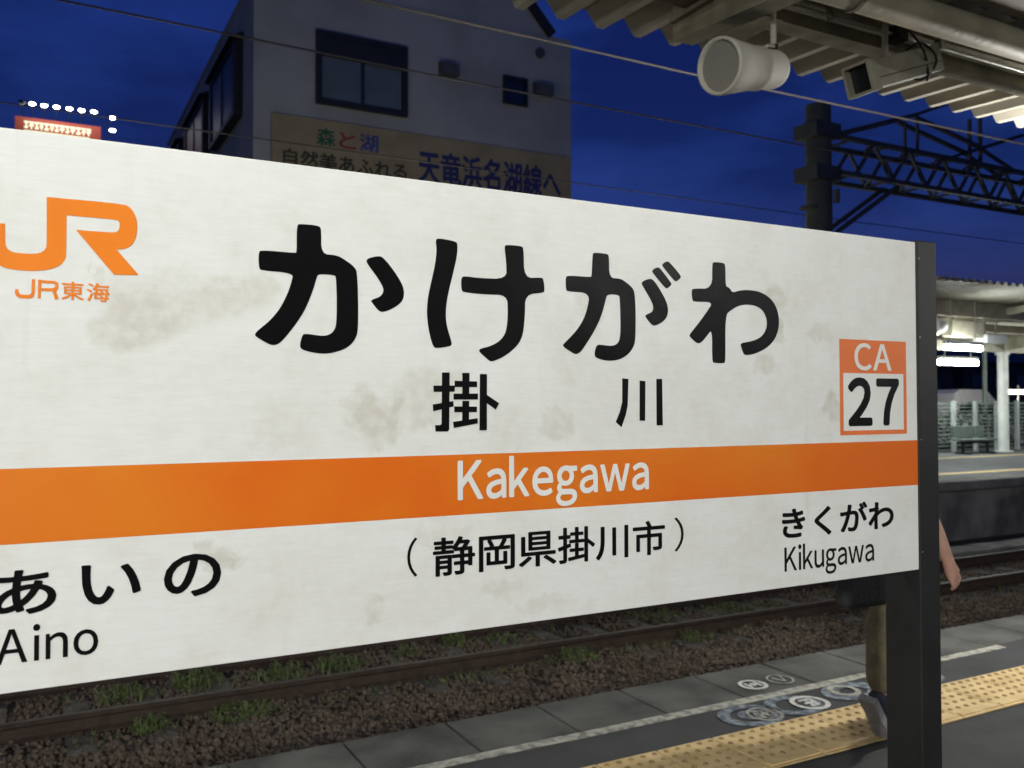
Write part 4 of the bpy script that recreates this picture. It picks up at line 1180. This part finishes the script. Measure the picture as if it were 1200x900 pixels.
# ------------------------------------------------------------------ person walking past, mostly behind the sign
def skinned(name, nodes, edges, m, parent, sub=2, root=0):
    me = bpy.data.meshes.new(name)
    keys = list(nodes)
    off = base_origin(parent)
    me.from_pydata([tuple(Vector(nodes[k][:3]) - off) for k in keys], [(keys.index(a), keys.index(b)) for a, b in edges], [])
    o = bpy.data.objects.new(name, me); COL.objects.link(o)
    o.modifiers.new('skin', 'SKIN').use_smooth_shade = True
    sv = me.skin_vertices[0].data
    for i, k in enumerate(keys):
        r = nodes[k][3]
        sv[i].radius = r if isinstance(r, tuple) else (r, r)
        sv[i].use_root = (i == root)
    s = o.modifiers.new('sub', 'SUBSURF'); s.levels = sub; s.render_levels = sub
    dg = bpy.context.evaluated_depsgraph_get(); dg.update()
    nm = bpy.data.meshes.new_from_object(o.evaluated_get(dg))
    bpy.data.objects.remove(o)
    nm.name = name; nm.materials.clear(); nm.materials.append(m)
    for p in nm.polygons: p.use_smooth = True
    r = bpy.data.objects.new(name, nm); COL.objects.link(r); r.parent = parent
    return r
pe = thing('person', 'person in black tee and khaki trousers walking behind the dark post, hand swinging', 'person', (3.5, 2.75, 0))
nd = {
 'pel': (3.44, 2.75, .86, .105), 'wai': (3.445, 2.75, 1.0, .10), 'che': (3.445, 2.75, 1.20, .12), 'shb': (3.455, 2.75, 1.33, .085), 'nek': (3.475, 2.75, 1.41, .048),
 'jaw': (3.495, 2.75, 1.475, .062), 'hed': (3.495, 2.75, 1.555, .085), 'top': (3.49, 2.75, 1.615, .06),
 'hr': (3.38, 2.665, .84, .085), 'kr': (3.27, 2.665, .48, .055), 'mr': (3.262, 2.67, .32, .052), 'ar': (3.262, 2.68, .195, .036), 'br': (3.31, 2.68, .065, .035), 'tr': (3.385, 2.68, .025, .022),
 'hl': (3.48, 2.835, .84, .085), 'kl': (3.58, 2.835, .47, .055), 'ml': (3.585, 2.835, .31, .05), 'al': (3.59, 2.835, .09, .038), 'bl': (3.68, 2.835, .04, .034), 'tl': (3.75, 2.835, .028, .022),
 'sr': (3.44, 2.60, 1.32, .058), 'er': (3.375, 2.555, 1.045, .042), 'fr': (3.45, 2.545, .92, .039), 'wr': (3.535, 2.545, .785, .026), 'pr': (3.565, 2.548, .725, .033),
 'sl': (3.46, 2.90, 1.32, .058), 'el': (3.43, 2.945, 1.06, .042), 'fl': (3.44, 2.95, .95, .038), 'wl': (3.465, 2.95, .86, .026), 'pl': (3.472, 2.95, .80, .032),
}
ed = [('pel', 'wai'), ('wai', 'che'), ('che', 'shb'), ('shb', 'nek'), ('nek', 'jaw'), ('jaw', 'hed'), ('hed', 'top'), ('pel', 'hr'), ('hr', 'kr'), ('kr', 'mr'), ('mr', 'ar'), ('ar', 'br'), ('br', 'tr'),
      ('pel', 'hl'), ('hl', 'kl'), ('kl', 'ml'), ('ml', 'al'), ('al', 'bl'), ('bl', 'tl'), ('shb', 'sr'), ('sr', 'er'), ('er', 'fr'), ('fr', 'wr'), ('wr', 'pr'), ('shb', 'sl'), ('sl', 'el'), ('el', 'fl'), ('fl', 'wl'), ('wl', 'pl')]
# five fingers on each hand, curled
def hand(pfx, palm, down, fwd_, side):
    P, D, Fv, Sd = Vector(palm), Vector(down).normalized(), Vector(fwd_).normalized(), Vector(side).normalized()
    for i, (o_, ln_) in enumerate(((.030, .064), (.0105, .074), (-.0095, .069), (-.028, .054))):
        k1, k2, k3 = f'{pfx}{i}a', f'{pfx}{i}b', f'{pfx}{i}c'
        r0 = P + D * .03 + Fv * o_
        r1 = r0 + D * ln_ * .5 + Sd * .004
        r2_ = r1 + D * ln_ * .38 + Sd * ln_ * .42
        nd[k1] = (*r0, .0090); nd[k2] = (*r1, .0082); nd[k3] = (*r2_, .007)
        ed.extend([(pfx, k1), (k1, k2), (k2, k3)])
    k1, k2 = f'{pfx}ta', f'{pfx}tb'
    r0 = P + Fv * .036 - D * .004; r1 = r0 + D * .04 + Fv * .014 + Sd * .01
    nd[k1] = (*r0, .012); nd[k2] = (*r1, .0095)
    ed.extend([(pfx, k1), (k1, k2)])
hand('pr', nd['pr'][:3], (.62, 0, -.8), (.8, .1, .6), (.1, 1, 0))
hand('pl', nd['pl'][:3], (.1, 0, -1), (1, 0, .1), (0, -1, 0))
skinned('body', nd, ed, M['skin'], pe)
# face: nose, ears, eyes, mouth
MB().add([(3.575, 2.75, 1.55), (3.600, 2.75, 1.512), (3.572, 2.765, 1.508), (3.572, 2.735, 1.508)], [(0, 2, 1), (0, 1, 3), (1, 2, 3)]).build('nose', M['skin'], pe)
for s in (-1, 1):
    MB().tube([(3.572, 2.75 + s * .03, 1.555), (3.579, 2.75 + s * .03, 1.555)], .010, 10).build('eye', M['hair'], pe)
    MB().tube([(3.485, 2.75 + s * .080, 1.545), (3.485, 2.75 + s * .094, 1.55)], .024, 10).build('ear', M['skin'], pe)
MB().obox((3.555, 2.75, 1.478), (.008, 0, 0), (0, .022, 0), (0, 0, .004)).build('mouth', M['ink_red'], pe)
hm = MB(); bm = bmesh.new(); bmesh.ops.create_uvsphere(bm, u_segments=20, v_segments=12, radius=.103)
for v in list(bm.verts):
    v.co = Vector((v.co.x * 1.02 + 3.482, v.co.y * .93 + 2.75, v.co.z * 1.02 + 1.575 + random.uniform(-.003, .003)))
bmesh.ops.delete(bm, geom=[v for v in bm.verts if v.co.z < 1.50 or (v.co.x > 3.540 and v.co.z < 1.60)], context='VERTS')
hm.bm(bm, 0, True); hm.build('hair', M['hair'], pe)
# clothes
def grow(keys, extra=.014, **over):
    return {k: (*nd[k][:3], nd[k][3] + extra) if k not in over else over[k] for k in keys}
tk = grow(('pel', 'wai', 'che', 'shb', 'sr', 'sl'), .016)
tk['pel'] = (3.44, 2.75, .80, .135)
for s in 'rl':
    e, sh = Vector(nd['e' + s][:3]), Vector(nd['s' + s][:3])
    tk['v' + s] = (*(sh + (e - sh) * .62), .066)
skinned('shirt', tk, [('pel', 'wai'), ('wai', 'che'), ('che', 'shb'), ('shb', 'sr'), ('sr', 'vr'), ('shb', 'sl'), ('sl', 'vl')], M['shirt'], pe)
pk = {'pel': (3.44, 2.75, .90, .125)}
for s in 'rl':
    pk['h' + s] = (*nd['h' + s][:3], .098); pk['k' + s] = (*nd['k' + s][:3], .084); pk['m' + s] = (*nd['m' + s][:3], .078)
    a_, m_ = Vector(nd['a' + s][:3]), Vector(nd['m' + s][:3])
    pk['c' + s] = (*(a_ + (m_ - a_) * .05), .066)
skinned('trousers', pk, [('pel', 'hr'), ('hr', 'kr'), ('kr', 'mr'), ('mr', 'cr'), ('pel', 'hl'), ('hl', 'kl'), ('kl', 'ml'), ('ml', 'cl')], M['trouser'], pe)
def shoe(heel, ball, toe, y):
    h, b_, t_ = Vector(heel), Vector(ball), Vector(toe)
    nn = {'h': (*(h + Vector((.062, 0, .040))), .044), 'b': (*(b_ + Vector((.012, 0, .066))), .040), 't': (*(t_ + Vector((-.035, 0, .044))), .026)}
    nn = {k_: (*v_[:3], v_[3] * 1.12) for k_, v_ in nn.items()}
    s = skinned('shoe', nn, [('h', 'b'), ('b', 't')], M['shoe'], pe)
    # sole: a curved slab following heel, ball and toe
    mb = MB(); P = [h, h + (b_ - h) * .5, b_, t_]; W_ = [.042, .040, .052, .034]
    vs = []
    for i, p in enumerate(P):
        d_ = (P[min(i + 1, 3)] - P[max(i - 1, 0)]).normalized(); up = Vector((-d_.z, 0, d_.x))
        for sy in (-1, 1):
            for q in (0, 1):
                vs.append(p + Vector((0, sy * W_[i], 0)) + up * (.032 * q - .004))
    fs = []
    for i in range(3):
        o_ = i * 4; e_ = o_ + 4
        fs += [(o_, e_, e_ + 2, o_ + 2), (o_ + 1, o_ + 3, e_ + 3, e_ + 1), (o_, o_ + 1, e_ + 1, e_), (o_ + 2, e_ + 2, e_ + 3, o_ + 3)]
    fs += [(0, 2, 3, 1), (12, 13, 15, 14)]
    mb.add(vs, fs)
    so = mb.build('sole', M['sole'], s, local=True)
    so.data.transform(Matrix.Translation(-base_origin(pe)))
    return s
shoe((3.165, 2.68, .195), (3.275, 2.68, .018), (3.40, 2.68, .004), 2.68)
shoe((3.53, 2.835, .006), (3.67, 2.835, .006), (3.78, 2.835, .010), 2.835)

bg_ = thing('tote_bag', 'black tote bag hanging from the walking person\'s shoulder just below the sign edge', 'bag', (3.12, 2.57, .63))
mb = MB(); mb.box(2.89, 3.345, 2.53, 2.61, .632, .90, bev=.03); mb.build('pouch', M['bag'], bg_)
mb = MB()
for y in (2.545, 2.595):
    mb.tube([(2.98, y, .88), (3.10, y, 1.05), (3.36, y, 1.33), (3.46, 2.60, 1.395), (3.47, y, 1.33), (3.32, y, 1.05), (3.26, y, .88)], .008, 8)
mb.build('strap', M['bag'], bg_)

# ------------------------------------------------------------------ the station name sign
SYF = 1.27
sn = thing('station_name_sign', 'white enamel station name board with orange band between dark steel posts', 'sign', (.77, SYF, 0))
X0, X1, Z0, Z1 = -.134, 1.6685, 1.1222, 1.8255
MB().box(X0, X1, SYF, SYF + .028, Z0, Z1, bev=.0012).build('panel', M['enamel'], sn)
def flat(pts, depth, mb):
    mb.poly_xz([(a / 1000, b / 1000) for a, b in pts], SYF - depth)
mb = MB(); flat([(X0 * 1000 + 1, 1306.0), (1668, 1303.4), (1668, 1398.8), (X0 * 1000 + 1, 1399.8)], .0003, mb); mb.build('orange_band', M['band'], sn)
for key in ('ka', 'ke', 'ga', 'wa'):
    mb = MB()
    for i, p in enumerate(GLYPH[key]): flat(chaikin(p), .0006, mb)
    mb.build('name_character', M['ink'], sn)
for key in ('kake', 'kawa'):
    mb = MB()
    for i, p in enumerate(GLYPH[key]): flat(p, .0006 + i * .00006, mb)
    mb.build('name_character', M['ink'], sn)
mb = MB()
for p in GLYPH['logo']: flat(soften(p, 2, 42), .0006, mb)
mb.build('railway_emblem', M['jr_orange'], sn)
mb = MB()
for i, p in enumerate(GLYPH['jr']): flat(p, .0006 + i * .00006, mb)
for k, ch in (('tokai1', '東'), ('tokai2', '海')):
    x0, x1, zt, zb = [q / 1000 for q in BOX[k]]
    put_text(mb, text_raw(ch, .012), x0, x1, zt, zb, SYF - .0006)
mb.build('company_lettering', M['jr_orange'], sn)
def sign_text(key, data, m, name='lettering', depth=.0006, base=None):
    mb = MB(); x0, x1, zt, zb = [q / 1000 for q in BOX[key]]
    put_text(mb, data, x0, x1, zt, zb, SYF - depth, base)
    return mb.build(name, m, sn)
sign_text('Kakegawa', text_line('Kakegawa', .022, .075), M['white_film'], 'romaji_lettering', .0009, .735)
sign_text('city', text_raw('静岡県掛川市', .017), M['ink'], 'city_lettering')
sign_text('lp', text_raw('（', .0), M['ink'], 'bracket')
sign_text('rp', text_raw('）', .0), M['ink'], 'bracket')
sign_text('kiku', text_raw('きくがわ', .026), M['ink'], 'next_station_kana')
sign_text('Kiku', text_line('Kikugawa', .012, .075), M['ink'], 'next_station_romaji', base=.735)
for k, ch in (('a', 'あ'), ('i', 'い'), ('no', 'の')):
    sign_text(k, text_raw(ch, .020), M['ink'], 'previous_station_kana')
sign_text('Aino', text_line('Aino', .008, .13), M['ink'], 'previous_station_romaji', base=.735)
mb = MB(); flat([(1433, 1413.5), (1634, 1413.5), (1634, 1609), (1433, 1609)], .0006, mb); mb.build('number_plate', M['ca_orange'], sn)
mb = MB(); flat([(1443, 1422.5), (1624, 1422.5), (1624, 1540), (1443, 1540)], .0010, mb); mb.build('number_field', M['white_film'], sn)
sign_text('CA', text_line('CA', .018, .06), M['white_film'], 'line_letters', .0010)
sign_text('27', text_line('27', .034, .10), M['ink'], 'station_number', .0014)
MB().box(X1 + .0005, X1 + .064, SYF - .004, SYF + .088, .0, 1.83, bev=.003).build('post', M['steel_dark'], sn)
MB().box(X0 - .064, X0 - .0005, SYF - .004, SYF + .088, .0, 1.83, bev=.003).build('post', M['steel_dark'], sn)
for z in (1.79, 1.62, 1.40, 1.16):
    MB().tube([(X1 + .006, SYF - .005, z), (X1 + .006, SYF - .003, z)], .0017, 10).build('screw', M['conduit'], sn)
MB().box(X0, X1, SYF + .0285, SYF + .06, Z0 + .02, Z0 + .06).box(X0, X1, SYF + .0285, SYF + .06, Z1 - .06, Z1 - .02).build('back_rail', M['steel_dark'], sn)
